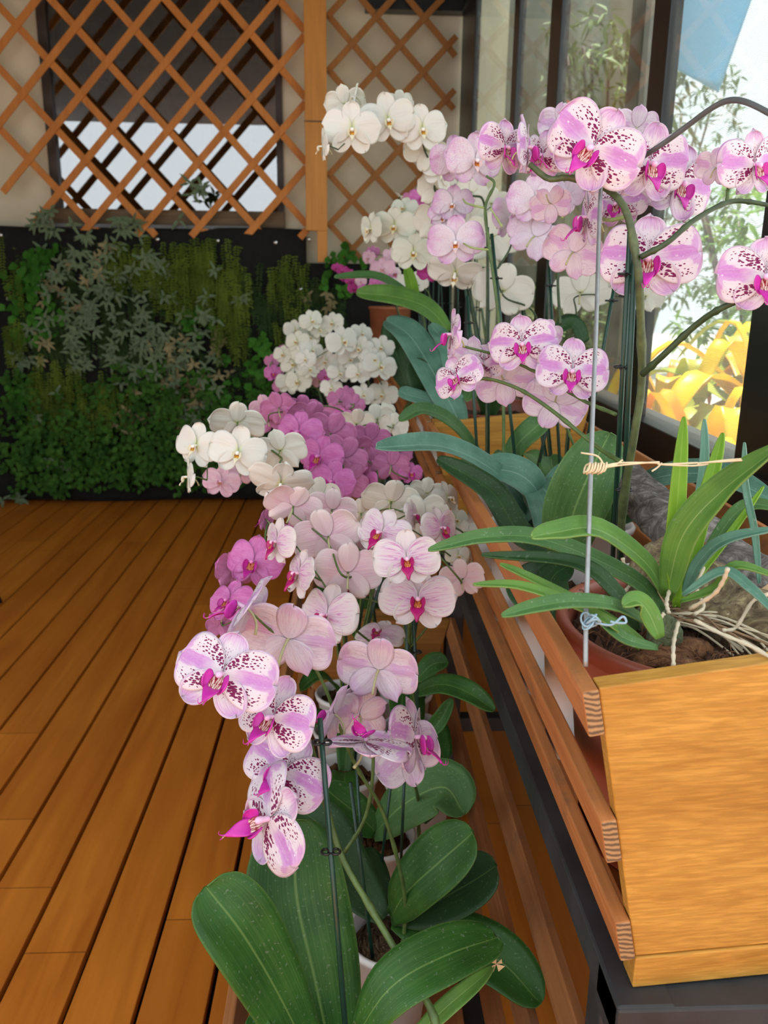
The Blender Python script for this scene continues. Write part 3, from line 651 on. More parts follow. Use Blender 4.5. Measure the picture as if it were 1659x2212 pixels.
wallfoliage('shaded_fern_foliage', leafcard('dark_fern_leaf', (.02, .045, .012), (.045, .085, .02)), 'dark green hanging strands filling the shaded parts of the green wall', [(250, 700, 230, 200, 150), (560, 640, 80, 80, 30), (660, 640, 80, 60, 34), (480, 860, 120, 120, 60), (120, 640, 120, 130, 50), (700, 740, 90, 60, 26)], .034, .012, 'strand', 8, .08)
# palms standing in for reflected ones, put behind the glass, stair, curtain of light
M_palm = leafcard('palm_leaf', (.015, .03, .012), (.03, .055, .02))
for i, (px, py, hh) in enumerate(((120, 190, .5), (260, 200, .6), (330, 90, .5), (190, 60, .5), (460, 220, .45))):
    c = PA(px, py, 1, WY+.7+.15*i); rt = thing('reflection_palm', (c[0], c[1], 0), 'dark feathery palm standing in for a reflection in the window, %s' % ('nearest the wall edge', 'reaching lowest', 'in the middle of the pane', 'topmost', 'beside the hanging steps')[i], 'palm', 'palms standing in for reflections')
    mb = MB(); mb.tube([(c[0], c[1], 0), (c[0]+.02, c[1], c[2]*.5), c], [.03, .025, .02], 8); mb.build('trunk', M_mull, rt)
    r = random.Random(i)
    for k in range(7):
        a = r.uniform(0, 2*PI); S = spline([c, c+np.array([math.cos(a)*.25, math.sin(a)*.12, .16])*hh*1.5, c+np.array([math.cos(a)*.55, math.sin(a)*.2, .02])*hh*1.5, c+np.array([math.cos(a)*.7, math.sin(a)*.25, -.3])*hh*1.5], 16)
        mb = MB(); mb.tube(S, .004, 5)
        for j in range(2, 16):
            t = nrm(S[min(j+1, 15)]-S[j-1])
            for sg in (1, -1):
                s = np.cross(t, [0, 0, 1])*sg; card(mb, S[j], s*.8+t*.6-np.array([0, 0, .3]), np.array([0, -.5, 1.]), .20*hh*1.4*math.sin(PI*(j/17)), .022, .1)
        mb.build('frond', M_palm, rt)
st = thing('hanging_stair', (-.75, WY+1.0, 1.5), 'dark open stair with plank treads hung on thin cables behind the window', 'stair')
for k in range(9):
    q = PA(500-30*math.sin(k*.9)+k*9, 20+48*k, 1, WY+1.0); mb = MB(); mb.obox(q, (.13, .02, .012), (-.02, .10, 0), (0, 0, .014)); mb.build('tread', M_mull, st)
for px in (425, 440, 460, 478, 505, 530, 560, 582):
    a, b = PA(px, -20, 1, WY+.95), PA(px, 380, 1, WY+.95); mb = MB(); mb.tube([a, b], .003, 5); mb.build('cable', M_black, st)
# ------------------------------------------------------------------ planter troughs
def planter(y0, y1, xl, xr, ztop, h, label, mat, pm, yaw=0.0, lean=.066, far=True, slat_h=.044, slat_t=.0145, seed=0, backp=True, bot=.035):
    xc = (xl+xr)/2; hw = (xr-xl)/2; zb = ztop-h; root = thing('wooden_planter', (xc, y0, zb), label, 'planter', 'slatted wooden planters')
    tn = lean/h
    for k in range(3):
        dz = (0, .407, .754)[k]*h; zt = ztop-dz
        for sg in (-1, 1):
            x = (xl if sg < 0 else xr)-(-sg*-1)*0-sg*dz*tn
            # plank: a slightly leaning bar outside the end boards
            ya = y0+yaw*(x-xl)-.004; mb = MB(); c = np.array([x, (ya+y1)/2, zt-slat_h/2])
            dn_ = nrm(np.array([-sg*tn, 0, -1])); tt = np.array([-dn_[2], 0, dn_[0]]); tt = tt if tt[0] > 0 else -tt
            mb.obox(c-np.array([sg*slat_h/2*tn*0, 0, 0])+tt*(-sg)*-.0, tt*slat_t/2, (0, (y1-ya)/2, 0), dn_*slat_h/2, [0, 0, 1, 1, 0, 0]); mb.build('slat', [mat, M_end], root, bevel=.002)
    mb = MB()
    for q in range(2):
        yy = y0 if q == 0 else y1-.02
        if q and not backp: break
        mb = MB(); X0, X1 = xl+slat_t*.25, xr-slat_t*.25; t = .020 if q else .021
        V = []
        for zz, dz in ((zb+bot, h-bot), (ztop+.012*(q == 0)*0, 0)):
            for s_, X in ((-1, X0), (1, X1)):
                xx = X-s_*dz*tn
                for dy in (0, t): V.append((xx, yy+dy+(yaw*(xx-xl) if q == 0 else 0), zz+(.02*(xx-xl)/hw if yaw and dz == 0 else 0)))
        mb.add(V, [(0, 2, 6, 4), (1, 5, 7, 3), (0, 4, 5, 1), (2, 3, 7, 6), (4, 6, 7, 5), (0, 1, 3, 2)], None, 0, False)
        mb.build('end_board', pm, root, bevel=.0015)
        mb = MB(); xa, xb = X0+(h-bot)*tn, X1-(h-bot)*tn
        V = [(xx, yy-.002+dy+(yaw*(xx-xl) if q == 0 else 0), zz) for zz in (zb, zb+bot-.001) for xx in (xa, xb) for dy in (0, .03)]
        mb.add(V, [(0, 2, 6, 4), (1, 5, 7, 3), (0, 4, 5, 1), (2, 3, 7, 6), (4, 6, 7, 5), (0, 1, 3, 2)], None, 0, False); mb.build('end_batten', pm, root, bevel=.0015)
    for k in range(3):
        xa = xl+(h)*tn+.012+k*(2*hw-2*h*tn-.02)/3; mb = MB(); mb.box(xa, xa+(2*hw-2*h*tn-.02)/3-.02, y0+.03, y1-.03, zb+.012, zb+.03); mb.build('floor_board', mat, root)
    return root
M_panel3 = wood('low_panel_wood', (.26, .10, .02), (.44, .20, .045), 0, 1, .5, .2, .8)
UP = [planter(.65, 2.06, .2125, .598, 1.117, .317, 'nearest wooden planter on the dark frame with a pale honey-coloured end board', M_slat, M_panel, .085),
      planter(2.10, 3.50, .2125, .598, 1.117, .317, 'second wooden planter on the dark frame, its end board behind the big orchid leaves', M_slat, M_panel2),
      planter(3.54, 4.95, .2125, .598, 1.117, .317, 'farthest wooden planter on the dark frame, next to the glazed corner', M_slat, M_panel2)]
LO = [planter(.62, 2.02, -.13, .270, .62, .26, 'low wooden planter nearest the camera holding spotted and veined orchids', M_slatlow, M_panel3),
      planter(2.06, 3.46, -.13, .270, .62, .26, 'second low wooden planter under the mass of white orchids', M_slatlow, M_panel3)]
# dark stand
sd = thing('plant_stand', (.42, .6, 0), 'charcoal painted steel stand carrying the two rows of wooden planters', 'stand')
def bar(a, b, w, h, nm='rail'):
    a, b = np.array(a, float), np.array(b, float); t = nrm(b-a); u = nrm(np.cross(t, [0, 0, 1]) if abs(t[2]) < .9 else np.array([1., 0, 0])); v = np.cross(u, t)
    mb = MB(); mb.obox((a+b)/2, (b-a)/2, u*w/2, v*h/2); return mb.build(nm, M_frame, sd, bevel=.003)
ZB_ = .80-.001
bar((.282, .632, ZB_-.020), (.282, 5.35, ZB_-.020), .056, .040); bar((.57, .64, ZB_-.0275), (.57, 5.35, ZB_-.0275), .056, .055)
bar((.254, .662, ZB_-.028), (.62, .662, ZB_-.028), .064, .053, 'front_rail')
for y in (.72, 2.06, 3.5, 4.9):
    for x in (.285, .57): bar((x, y, 0), (x, y, ZB_-.041), .045, .045, 'leg')
    bar((-.14, y+.30 if y < 1 else y, .30), (.525, y+.30 if y < 1 else y, .30), .04, .04, 'crossbar'); bar((-.11, y, 0), (-.11, y, .265), .04, .04, 'leg')
bar((-.06, .7, .339), (-.06, 3.5, .339), .035, .035); bar((.20, .7, .339), (.20, 3.5, .339), .035, .035)
bar((.272, 2.75, ZB_-.03), (.525, 2.75, ZB_-.03), .04, .04)
# chair whose foot reaches into the frame
ch = thing('chair', (-1.75, 3.3, 0), 'black metal chair standing on the open deck before the green wall', 'chair')
q = PA(10, 1303, 2, 0)
def leg(a, b):
    mb = MB(); mb.tube([a, b], .012, 8); mb.build('leg', M_black, ch)
o = q+np.array([-.02, 0, .0])
leg(o, o+(-.16, .05, .44)); leg(o+(-.45, -.02, 0), o+(-.36, .03, .44)); leg(o+(-.27, .40, 0), o+(-.30, .36, .44)); leg(o+(-.70, .40, 0), o+(-.66, .36, .86))
mb = MB(); mb.obox(o+(-.37, .21, .452), (.19, -.02, 0), (-.10, .18, 0), (0, 0, .012)); mb.build('seat', M_black, ch, bevel=.01)
mb = MB(); mb.obox(o+(-.62, .22, .76), (.012, 0, 0), (-.06, .17, 0), (0, 0, .12)); mb.build('backrest', M_black, ch, bevel=.01)
# ------------------------------------------------------------------ orchids in the low planter
ZL, ZU = .392, .831
orchid('large moth orchid with four purple-spotted blooms trailing down over the deck side', (.05, .79, ZL),
  [(480, 1455, 214, .90, 'SP', -14, 4, 20), (590, 1548, 196, .94, 'SP', -32, 4, 22), (612, 1668, 194, .97, 'SP', -18, 6, 34), (582, 1768, 236, .93, 'SP', -54, -5, 72)],
  hpot=.155, spikes=[], autoleaf=0, paths=[
   ([(950, 2290, .88), (935, 2190, .90), (868, 2075, .93), (800, 1960, .96), (738, 1850, .985), (705, 1740, 1.0), (680, 1640, .99), (650, 1560, .985), (580, 1480, .97), (520, 1440, .93)], .0042),
   ([(705, 1740, 1.0), (660, 1700, .985), (625, 1680, .975)], .002), ([(650, 1700, .99), (610, 1740, .97), (575, 1762, .94)], .002)],
  leaves=[([(690, 2330, .97), (600, 2150, .93), (520, 2010, .90), (445, 1915, .90)], 165, 'D', dict(a=.55, b=.30, fold=.22)),
          ([(725, 2330, 1.0), (680, 2120, .99), (640, 1930, 1.0), (640, 1770, 1.03)], 218, 'D', dict(a=.5, b=.36, fold=.2)),
          ([(770, 2240, .92), (850, 2130, .90), (970, 2060, .93), (1075, 2025, .97)], 120, 'D', dict(fold=.18, b=.34)),
          ([(880, 2260, .93), (960, 2180, .93), (1030, 2120, .95), (1068, 2085, .97)], 40, 'O', dict(b=.8)),
          ([(600, 2330, .9), (570, 2260, .9), (545, 2190, .92)], 60, 'D')])
L0 = [o for o in COL.objects if o.get('label', '').startswith('large moth orchid')][0]
stake(L0, (752, 2290, .96), (691, 1552, .96), .0032, clips=(.11+.50, .93))
mb = MB(); q = P(1072, 2082, .968)
for k in range(4): mb.add([q, q+np.array([.006*math.cos(k*1.7), -.004, .012*math.sin(k*1.7)+.004]), q+np.array([.010*math.cos(k*1.7+1), -.002, .010*math.sin(k*1.7+1)])], [(0, 1, 2)])
mb.build('dry_leaf_tip', M_husk, L0)
orchid('moth orchid in a white pot of moss, its pale lilac blooms mostly turned away', (.067, 1.02, ZL),
  [(624, 1378, 205, 1.03, 'SP', 160, 25, 15), (530, 1312, 190, .99, 'SP', -100, 30, 55), (818, 1445, 176, 1.06, 'SP', 165, 28, 10), (720, 1542, 150, 1.05, 'SP', -112, 20, 5), (790, 1600, 190, 1.0, 'SP', 20, 72, 15), (775, 1545, 150, 1.10, 'SP', -150, 20, 70)],
  hpot=.155, rpot=.062, spikes=[], autoleaf=0, paths=[
   ([(868, 2060, 1.19), (876, 1960, 1.17), (862, 1870, 1.14), (825, 1750, 1.12), (775, 1665, 1.10), (745, 1600, 1.08), (700, 1480, 1.06), (660, 1410, 1.05)], .0030),
   ([(745, 1840, 1.15), (785, 1775, 1.14), (803, 1700, 1.13), (806, 1600, 1.12), (798, 1520, 1.12), (815, 1452, 1.07)], .0028), ([(660, 1410, 1.05), (590, 1365, 1.03), (545, 1325, 1.0)], .0018)],
  leaves=[([(845, 1985, 1.2), (880, 1930, 1.17), (950, 1860, 1.13), (1022, 1798, 1.12)], 130, 'D', dict(fold=.15, a=.6, b=.34)),
          ([(850, 1985, 1.2), (920, 1960, 1.19), (1000, 1915, 1.17), (1072, 1870, 1.16)], 118, 'K', dict(fold=.12, a=.6, b=.32)),
          ([(850, 1990, 1.2), (960, 2020, 1.18), (1080, 2075, 1.15), (1168, 2168, 1.12)], 125, 'D', dict(fold=.2)),
          ([(830, 1985, 1.22), (760, 1900, 1.26), (700, 1790, 1.28), (640, 1745, 1.3)], 110, 'K')])
L1 = [o for o in COL.objects if o.get('label', '').startswith('moth orchid in a white pot of moss')][0]
stake(L1, (808, 2090, 1.20), (757, 1690, 1.16), .0028)
orchid('moth orchid behind the moss pot with one spotted bloom in profile facing the bench', (.055, 1.245, ZL),
  [(897, 1592, 190, 1.12, 'SP', 68, 5, 5), (880, 1625, 160, 1.15, 'SP', 150, 0, 150)], hpot=.155, autoleaf=0, spikes=[], fill=M_coir,
  paths=[([(905, 1830, 1.42), (902, 1720, 1.36), (880, 1660, 1.24), (870, 1610, 1.14)], .003)],
  leaves=[([(810, 1800, 1.42), (880, 1735, 1.38), (960, 1700, 1.36), (1003, 1760, 1.34)], 120, 'M', dict(fold=.2)), ([(815, 1800, 1.42), (760, 1750, 1.42), (700, 1700, 1.42)], 80, 'D'),
          ([(790, 1830, 1.36), (795, 1900, 1.3), (830, 1960, 1.26)], 90, 'K')])
L2 = [o for o in COL.objects if o.get('label', '').startswith('moth orchid behind the moss pot')][0]
for a, b in (((820, 1905, 1.33), (850, 1640, 1.3)), ((865, 1890, 1.36), (875, 1640, 1.3)), ((790, 1950, 1.30), (770, 1660, 1.3))): stake(L2, a, b, .0025)
orchid('moth orchid with two white pink-veined blooms and crimson lips stacked one above another', (.14, 1.41, ZL),
  [(878, 1207, 146, 1.16, 'LT', 4, 8, -3), (903, 1293, 158, 1.21, 'LT', 0, 8, 3), (824, 1150, 132, 1.24, 'LT', -28, 10, 25)], hpot=.155, autoleaf=2, leafL=.19, leafW=.05, spikes=[],
  paths=[([(905, 1690, 1.55), (900, 1560, 1.48), (885, 1420, 1.38), (885, 1340, 1.30), (893, 1250, 1.25), (865, 1180, 1.24), (838, 1150, 1.27)], .003), ([(885, 1400, 1.36), (925, 1350, 1.34), (945, 1300, 1.34)], .002), ([(885, 1345, 1.31), (840, 1310, 1.34), (780, 1290, 1.34)], .002)],
  leaves=[([(890, 1500, 1.45), (950, 1480, 1.42), (1010, 1495, 1.38), (1068, 1535, 1.36)], 50, 'D', dict(fold=.3)), ([(900, 1590, 1.47), (940, 1570, 1.45), (978, 1510, 1.43)], 36, 'D'), ([(900, 1470, 1.5), (935, 1435, 1.5), (968, 1430, 1.5)], 46, 'D')])
L3 = [o for o in COL.objects if o.get('label', '').startswith('moth orchid with two white pink-veined')][0]
stake(L3, (908, 1700, 1.52), (893, 1335, 1.33), .003, clips=(.82,)); stake(L3, (880, 1720, 1.5), (880, 1340, 1.33), .003)
orchid('moth orchid whose white veined blooms face the deck beside the pink one', (0.0, 1.44, ZL),
  [(818, 1368, 108, 1.38, 'LT', -10, 45, 8), (706, 1328, 158, 1.22, 'LT', -40, 6, 10), (597, 1170, 118, 1.25, 'LT', -58, 4, 12), (645, 1238, 128, 1.22, 'LT', -62, 8, 25)], hpot=.155, autoleaf=2, fill=M_coir,
  spikes=[[0, 1, 3, 2]], leafW=.05)
orchid('moth orchid showing the pale pink backs of three broad blooms', (.145, 1.60, ZL),
  [(634, 1092, 130, 1.30, 'LT', 175, 30, 25), (710, 1158, 146, 1.28, 'LT', 172, 14, -18), (752, 1236, 150, 1.25, 'LT', 178, 8, 0), (718, 1100, 110, 1.36, 'LT', 170, 20, 10), (800, 1190, 110, 1.3, 'LT', 170, 10, 30)], hpot=.155, autoleaf=2, spikes=[[2, 1, 0], [4, 3]])
orchid('bright pink moth orchid leaning out over the deck boards', (.0, 1.60, ZL),
  [(548, 1212, 128, 1.33, 'PK', -18, 5, 12), (495, 1298, 112, 1.28, 'PK', -42, 20, 0), (502, 1232, 100, 1.36, 'PK', -150, 5, 10), (572, 1122, 60, 1.38, 'PK', -120, 10, 10), (640, 1162, 96, 1.42, 'PK', 160, 10, 0), (478, 1345, 70, 1.33, 'PK', 190, 0, 160), (722, 1075, 50, 1.42, 'PK', 60, 0, 0)], hpot=.155, autoleaf=2, spikes=[[4, 3, 0, 2, 1, 5], [6]])
orchid('white moth orchid with bluish blooms and magenta lips next to the rail', (.14, 1.76, ZL),
  [(952, 1140, 108, 1.38, 'LT', 48, 6, -8), (1000, 1250, 100, 1.40, 'LT', 170, 10, -8), (893, 1112, 80, 1.42, 'LT', 78, 5, 0), (968, 1075, 80, 1.5, 'WH', 50, 10, -20), (990, 1200, 56, 1.52, 'WC', 20, 5, 0)], hpot=.155, rpot=.055, autoleaf=2, spikes=[[1, 0, 3], [4, 2]])
orchid('white moth orchid with broad blank backs behind the crimson-lipped blooms', (.0, 1.76, ZL),
  [(845, 1082, 128, 1.48, 'WH', 175, 30, 10), (912, 1118, 116, 1.46, 'WH', 172, 12, -25), (922, 1065, 86, 1.56, 'WH', 175, 20, 10), (985, 1122, 62, 1.6, 'WC', 30, 8, 0), (780, 1108, 80, 1.5, 'WH', 180, 30, 0), (880, 1075, 80, 1.52, 'WH', 180, 35, -10), (1012, 1205, 50, 1.55, 'WC', 40, 5, 0), (1005, 1150, 60, 1.6, 'WH', 170, 5, 0)], hpot=.155, autoleaf=2, spikes=[[1, 0, 4], [7, 5, 2], [6, 3]])
orchid('white moth orchid with yellow-throated blooms reaching far over the deck', (.07, 1.915, ZL),
  [(606, 1045, 136, 1.40, 'WH', -5, -48, 10), (514, 976, 122, 1.46, 'WH', -6, -2, 12), (424, 962, 112, 1.48, 'WH', -36, 0, 14), (405, 1030, 92, 1.48, 'WH', -86, 0, -25), (606, 972, 112, 1.52, 'WH', 170, 20, -8), (513, 910, 120, 1.55, 'WH', 174, 38, 4), (690, 1070, 90, 1.5, 'WH', 175, 20, 0)], hpot=.155, autoleaf=2, spikes=[[6, 0, 4, 5, 1, 2, 3]])
orchid('pale pink moth orchid with a small drooping bloom below the white ones', (.0, 2.165, ZL),
  [(478, 1040, 80, 1.62, 'PP', -12, 10, 10), (520, 1020, 62, 1.68, 'PP', 170, 10, 0), (575, 880, 70, 1.85, 'PP', 180, 20, -20)], hpot=.155, rpot=.055, autoleaf=2)
orchid('deep pink moth orchid in a dense mass behind the white over-deck blooms', (.14, 2.165, ZL),
  [(645, 932, 105, 1.66, 'PK', -25, 5, 10), (690, 985, 104, 1.62, 'PK', -30, 5, 12), (717, 1040, 104, 1.60, 'PK', -15, 8, 10), (604, 880, 84, 1.75, 'PK', 165, 20, -20), (655, 885, 84, 1.76, 'PK', 170, 25, 5), (668, 905, 110, 1.72, 'PK', 178, 30, 20), (715, 935, 116, 1.68, 'PK', 175, 20, 20), (742, 988, 110, 1.66, 'PK', 172, 5, 30), (580, 905, 70, 1.78, 'PK', 170, 10, -20), (752, 1035, 90, 1.66, 'PK', 175, 0, 40)], hpot=.155, autoleaf=2, spikes=[[2, 1, 0], [9, 7, 6, 5, 4], [3, 8]])
orchid('second deep pink moth orchid against the rail of the low planter', (.14, 2.33, ZL),
  [(800, 950, 92, 1.75, 'PK', 175, 20, 10), (785, 1042, 84, 1.68, 'PK', -60, 5, 20), (845, 1005, 84, 1.72, 'PK', 178, 10, 10), (888, 1022, 56, 1.72, 'PK', 12, 10, 0), (770, 968, 76, 1.74, 'PK', 170, 25, -10), (812, 1000, 80, 1.74, 'PK', 175, 10, -20), (862, 975, 60, 1.8, 'PK', 170, 5, 30)], hpot=.155, autoleaf=2, spikes=[[1, 5, 4, 0], [3, 2, 6]])
orchid('white moth orchid between the pink mass and the planter rail', (.14, 2.49, ZL),
  [(770, 915, 84, 1.95, 'WH', 176, 25, 5), (815, 905, 74, 1.98, 'WH', 178, 15, -15), (850, 918, 64, 1.95, 'WH', 172, 5, 15), (832, 890, 50, 2.0, 'WC', 20, 10, 0)], hpot=.155, autoleaf=2)
orchid('dusky pink moth orchid below the domed white cluster', (.0, 2.47, ZL),
  [(733, 862, 50, 2.15, 'PK', 170, 5, 0), (765, 872, 50, 2.1, 'PK', 175, 5, 20), (718, 892, 50, 2.1, 'PK', 172, 5, 0), (748, 850, 40, 2.2, 'PK', 170, 10, 0), (738, 900, 46, 2.05, 'PK', -20, 5, 0)], hpot=.155, autoleaf=2)
D1 = [(671, 692, 46), (716, 697, 46), (636, 712, 44), (639, 737, 48), (667, 728, 42), (632, 785, 52), (667, 797, 42), (642, 824, 52), (621, 828, 48), (650, 760, 46), (688, 712, 38), (610, 765, 40)]
orchid('creamy white moth orchid forming the back dome of small blooms', (.0, 2.86, ZL), [(x+2, y, s*1.14, 2.75+.03*(i % 3), 'WC', (-1)**i*18, 10, (i*37) % 30-15) for i, (x, y, s) in enumerate(D1)], hpot=.155, autoleaf=2, spikes=[[7, 8, 5, 11, 3, 2, 0], [6, 9, 4, 10, 1]])
D2 = [(741, 736, 70), (777, 752, 62), (675, 756, 50), (704, 780, 58), (822, 790, 70), (824, 750, 54), (782, 720, 48), (826, 852, 64), (785, 852, 50), (774, 806, 52), (734, 806, 48), (716, 838, 46), (808, 775, 52), (660, 775, 44), (756, 775, 50)]
orchid('white moth orchid with yellow centres crowding beside the rail end', (.14, 2.69, ZL), [(x, y, s*1.06, 2.45+.03*(i % 4), 'WH', (-1)**i*14+6, 8, (i*29) % 30-15) for i, (x, y, s) in enumerate(D2)], hpot=.155, autoleaf=2, spikes=[[11, 10, 3, 2, 13, 0], [14, 9, 1, 6], [8, 7, 4, 12, 5]])
orchid('small violet-pink moth orchid peeping out at the deck side of the white dome', (.0, 3.1, ZL),
  [(591, 806, 42, 2.9, 'PK', -10, 5, 0), (588, 780, 34, 2.95, 'PK', 160, 5, 0), (606, 832, 36, 2.9, 'PK', 170, 5, 160), (616, 760, 34, 2.85, 'PK', 170, 5, 40), (650, 752, 34, 2.85, 'PK', 0, 5, 0), (702, 812, 34, 2.8, 'PK', 20, 5, 0), (690, 822, 40, 2.85, 'PP', 170, 5, 0)], hpot=.155, autoleaf=2)
# ------------------------------------------------------------------ orchids in the upper planters
G_ = orchid('tall moth orchid in bloom at the insect screen, its big purple-spotted flowers highest', (.47, 1.20, ZU),
  [(1280, 318, 208, .92, 'SP', -8, 6, 32), (1090, 318, 130, 1.02, 'SP', 42, 6, 15), (1140, 318, 140, 1.0, 'SP', 84, 4, 8), (1172, 335, 120, 1.04, 'SP', -38, 6, 0), (1404, 352, 186, .97, 'SP', 30, 4, 10), (1468, 395, 186, 1.02, 'SP', 34, 4, 22), (1400, 556, 202, .95, 'SP', 0, 5, 0),
   (1268, 468, 150, 1.05, 'SP', -72, 0, 5), (1332, 440, 120, 1.08, 'SP', -20, 6, -15), (1238, 545, 130, 1.10, 'SP', 172, 0, 20), (1216, 268, 100, 1.06, 'SP', 170, 5, -5), (1376, 275, 100, 1.06, 'SP', 172, 5, 5), (1190, 440, 90, 1.10, 'SP', 160, 0, 170)], hpot=.19, rpot=.065, autoleaf=0, spikes=[],
  paths=[([(1340, 1235, 1.22), (1345, 1100, 1.10), (1370, 940, 1.03), (1386, 830, 1.0), (1384, 700, .96), (1380, 600, .93), (1372, 545, .925), (1350, 450, .93), (1300, 402, .96), (1230, 384, .96), (1185, 386, .97), (1145, 355, .98)], .0052, M_stemg),
         ([(1388, 808, .98), (1430, 770, .95), (1500, 705, .92), (1560, 665, .89), (1645, 632, .87), (1700, 610, .85)], .0042, M_stemd),
         ([(1383, 556, .92), (1440, 525, .91), (1500, 475, .91), (1570, 438, .92), (1620, 436, .92), (1690, 450, .92)], .0034, M_stemd),
         ([(1355, 468, .99), (1310, 475, 1.02), (1280, 455, 1.04)], .0026, M_stemy), ([(1240, 384, .98), (1262, 350, .96)], .002, M_stemy), ([(1570, 438, .93), (1575, 400, .94), (1600, 372, .93)], .002, M_stem)])
stake(G_, (1322, 1230, 1.20), (1362, 500, .925), .0034, clips=(.90, .66)); stake(G_, (1340, 1230, 1.18), (1372, 548, .93), .0034, clips=(.30,))
for f in ((1630, 355, 160, .93, 'SP', 42, 5, -8), (1548, 362, 90, .96, 'SP', 155, 5, 0), (1655, 596, 196, .86, 'SP', 4, 6, -5)): flower(G_, *f)
H_ = orchid('moth orchid in a white pot with a lower spray of spotted blooms beside the wire', (.325, 1.215, ZU),
  [(1128, 742, 142, 1.10, 'SP', 0, 6, -4), (1236, 800, 152, 1.08, 'SP', 2, 4, 5), (985, 815, 112, 1.12, 'SP', -30, 6, -30), (975, 722, 120, 1.10, 'SP', -80, 5, 12), (1044, 785, 100, 1.16, 'SP', -48, 4, 10), (1088, 820, 128, 1.2, 'SP', 172, 0, 170), (1200, 868, 130, 1.18, 'SP', 175, 0, 200), (1020, 770, 100, 1.18, 'SP', 150, 5, 20), (1180, 720, 70, 1.2, 'SP', 180, 0, 20)], hpot=.185, rpot=.062, autoleaf=0, spikes=[],
  paths=[([(1312, 1130, 1.26), (1255, 1000, 1.24), (1215, 900, 1.22), (1195, 850, 1.20)], .0026), ([(1345, 1000, 1.02), (1290, 965, 1.08), (1190, 885, 1.12), (1120, 840, 1.13), (1050, 818, 1.14), (1010, 830, 1.14)], .003), ([(1330, 895, 1.05), (1260, 865, 1.1), (1170, 810, 1.12), (1080, 770, 1.13), (1000, 748, 1.12)], .0026)],
  leaves=[([(1215, 1220, 1.25), (1235, 1120, 1.2), (1270, 1030, 1.16), (1318, 935, 1.16)], 135, 'M', dict(fold=.1, hint=(-.3, -1, .2))),
          ([(1300, 1150, 1.24), (1290, 1050, 1.2), (1305, 960, 1.22)], 60, 'M', dict(fold=.1, hint=(-.3, -1, .2))),
          ([(1230, 1220, 1.24), (1190, 1260, 1.2), (1225, 1345, 1.15)], 70, 'K'),
          ([(1200, 1200, 1.27), (1120, 1150, 1.3), (1060, 1060, 1.34), (945, 990, 1.38)], 60, 'K'), ([(1190, 1210, 1.28), (1120, 1260, 1.18), (1150, 1330, 1.14)], 50, 'K')])
F_ = orchid('moth orchid with pale finely stippled lilac blooms and orange throats', (.33, 1.50, ZU),
  [(985, 345, 108, 1.55, 'SL', 20, 6, -10), (1026, 345, 130, 1.50, 'SL', 24, 4, 8), (978, 440, 90, 1.58, 'SL', -10, 5, 0), (985, 522, 120, 1.52, 'SL', -8, 0, -5), (1155, 430, 124, 1.45, 'SL', 4, 10, 0), (1155, 510, 120, 1.48, 'SL', 172, 0, 30), (1100, 470, 110, 1.52, 'SL', 60, 0, 10), (1225, 420, 90, 1.5, 'SL', 150, 0, 160), (958, 470, 70, 1.6, 'SL', 0, 0, 30), (1118, 425, 80, 1.55, 'SL', 120, 0, 160)], hpot=.19, autoleaf=0, spikes=[],
  paths=[([(1125, 1160, 1.62), (1090, 1060, 1.56), (1088, 900, 1.52), (1078, 700, 1.50), (1058, 540, 1.5), (1048, 450, 1.5), (1068, 398, 1.5), (1050, 380, 1.5)], .0034, M_stem), ([(1050, 450, 1.5), (1010, 440, 1.52), (1000, 430, 1.54)], .002, M_stemy), ([(1058, 540, 1.5), (1020, 535, 1.5), (1000, 525, 1.52)], .002, M_stemy), ([(1075, 580, 1.5), (1100, 540, 1.5), (1110, 505, 1.5)], .002, M_stemd), ([(1085, 490, 1.48), (1060, 450, 1.48)], .002, M_stemy),
         ([(1210, 700, 1.4), (1205, 600, 1.42), (1212, 545, 1.42), (1195, 540, 1.44)], .0026, M_stemd), ([(1215, 470, 1.40), (1208, 455, 1.42), (1180, 425, 1.44)], .002, M_stemy)],
  leaves=[([(1160, 1130, 1.6), (1080, 1030, 1.5), (960, 965, 1.4), (812, 966, 1.3)], 58, 'B', dict(fold=.35)),
          ([(1180, 1130, 1.58), (1150, 1050, 1.5), (1090, 1015, 1.5), (1020, 1030, 1.5)], 78, 'B'), ([(1120, 1130, 1.6), (1170, 1060, 1.5), (1195, 1110, 1.38), (1188, 1180, 1.34)], 96, 'B', dict(fold=.15)),
          ([(1085, 1020, 1.62), (1120, 960, 1.58), (1160, 920, 1.56), (1200, 880, 1.6)], 52, 'M'),
          ([(1140, 1140, 1.6), (1210, 1070, 1.58), (1240, 1000, 1.6)], 90, 'B')])
for a, b in (((1130, 1160, 1.60), (1062, 505, 1.51)), ((1035, 1050, 1.7), (1010, 640, 1.7)), ((1160, 1020, 1.62), (1195, 860, 1.62))): stake(F_, a, b, .0032, clips=(.86,))
K_ = orchid('foliage orchid with long bluish leaves and stakes leaning at the black sill', (.47, 1.50, ZU), [], hpot=.19, autoleaf=0,
  leaves=[([(1270, 1110, 1.5), (1400, 1040, 1.3), (1540, 1025, 1.2), (1680, 1085, 1.1)], 60, 'B', dict(fold=.3)), ([(1270, 1120, 1.5), (1350, 1100, 1.44), (1420, 1060, 1.4)], 80, 'K'), ([(1270, 1110, 1.52), (1200, 1020, 1.6), (1190, 985, 1.65)], 60, 'M'),
          ([(1265, 740, 1.6), (1240, 700, 1.6), (1195, 715, 1.6)], 34, 'K'), ([(1270, 735, 1.6), (1240, 690, 1.62), (1205, 690, 1.65)], 20, 'K')])
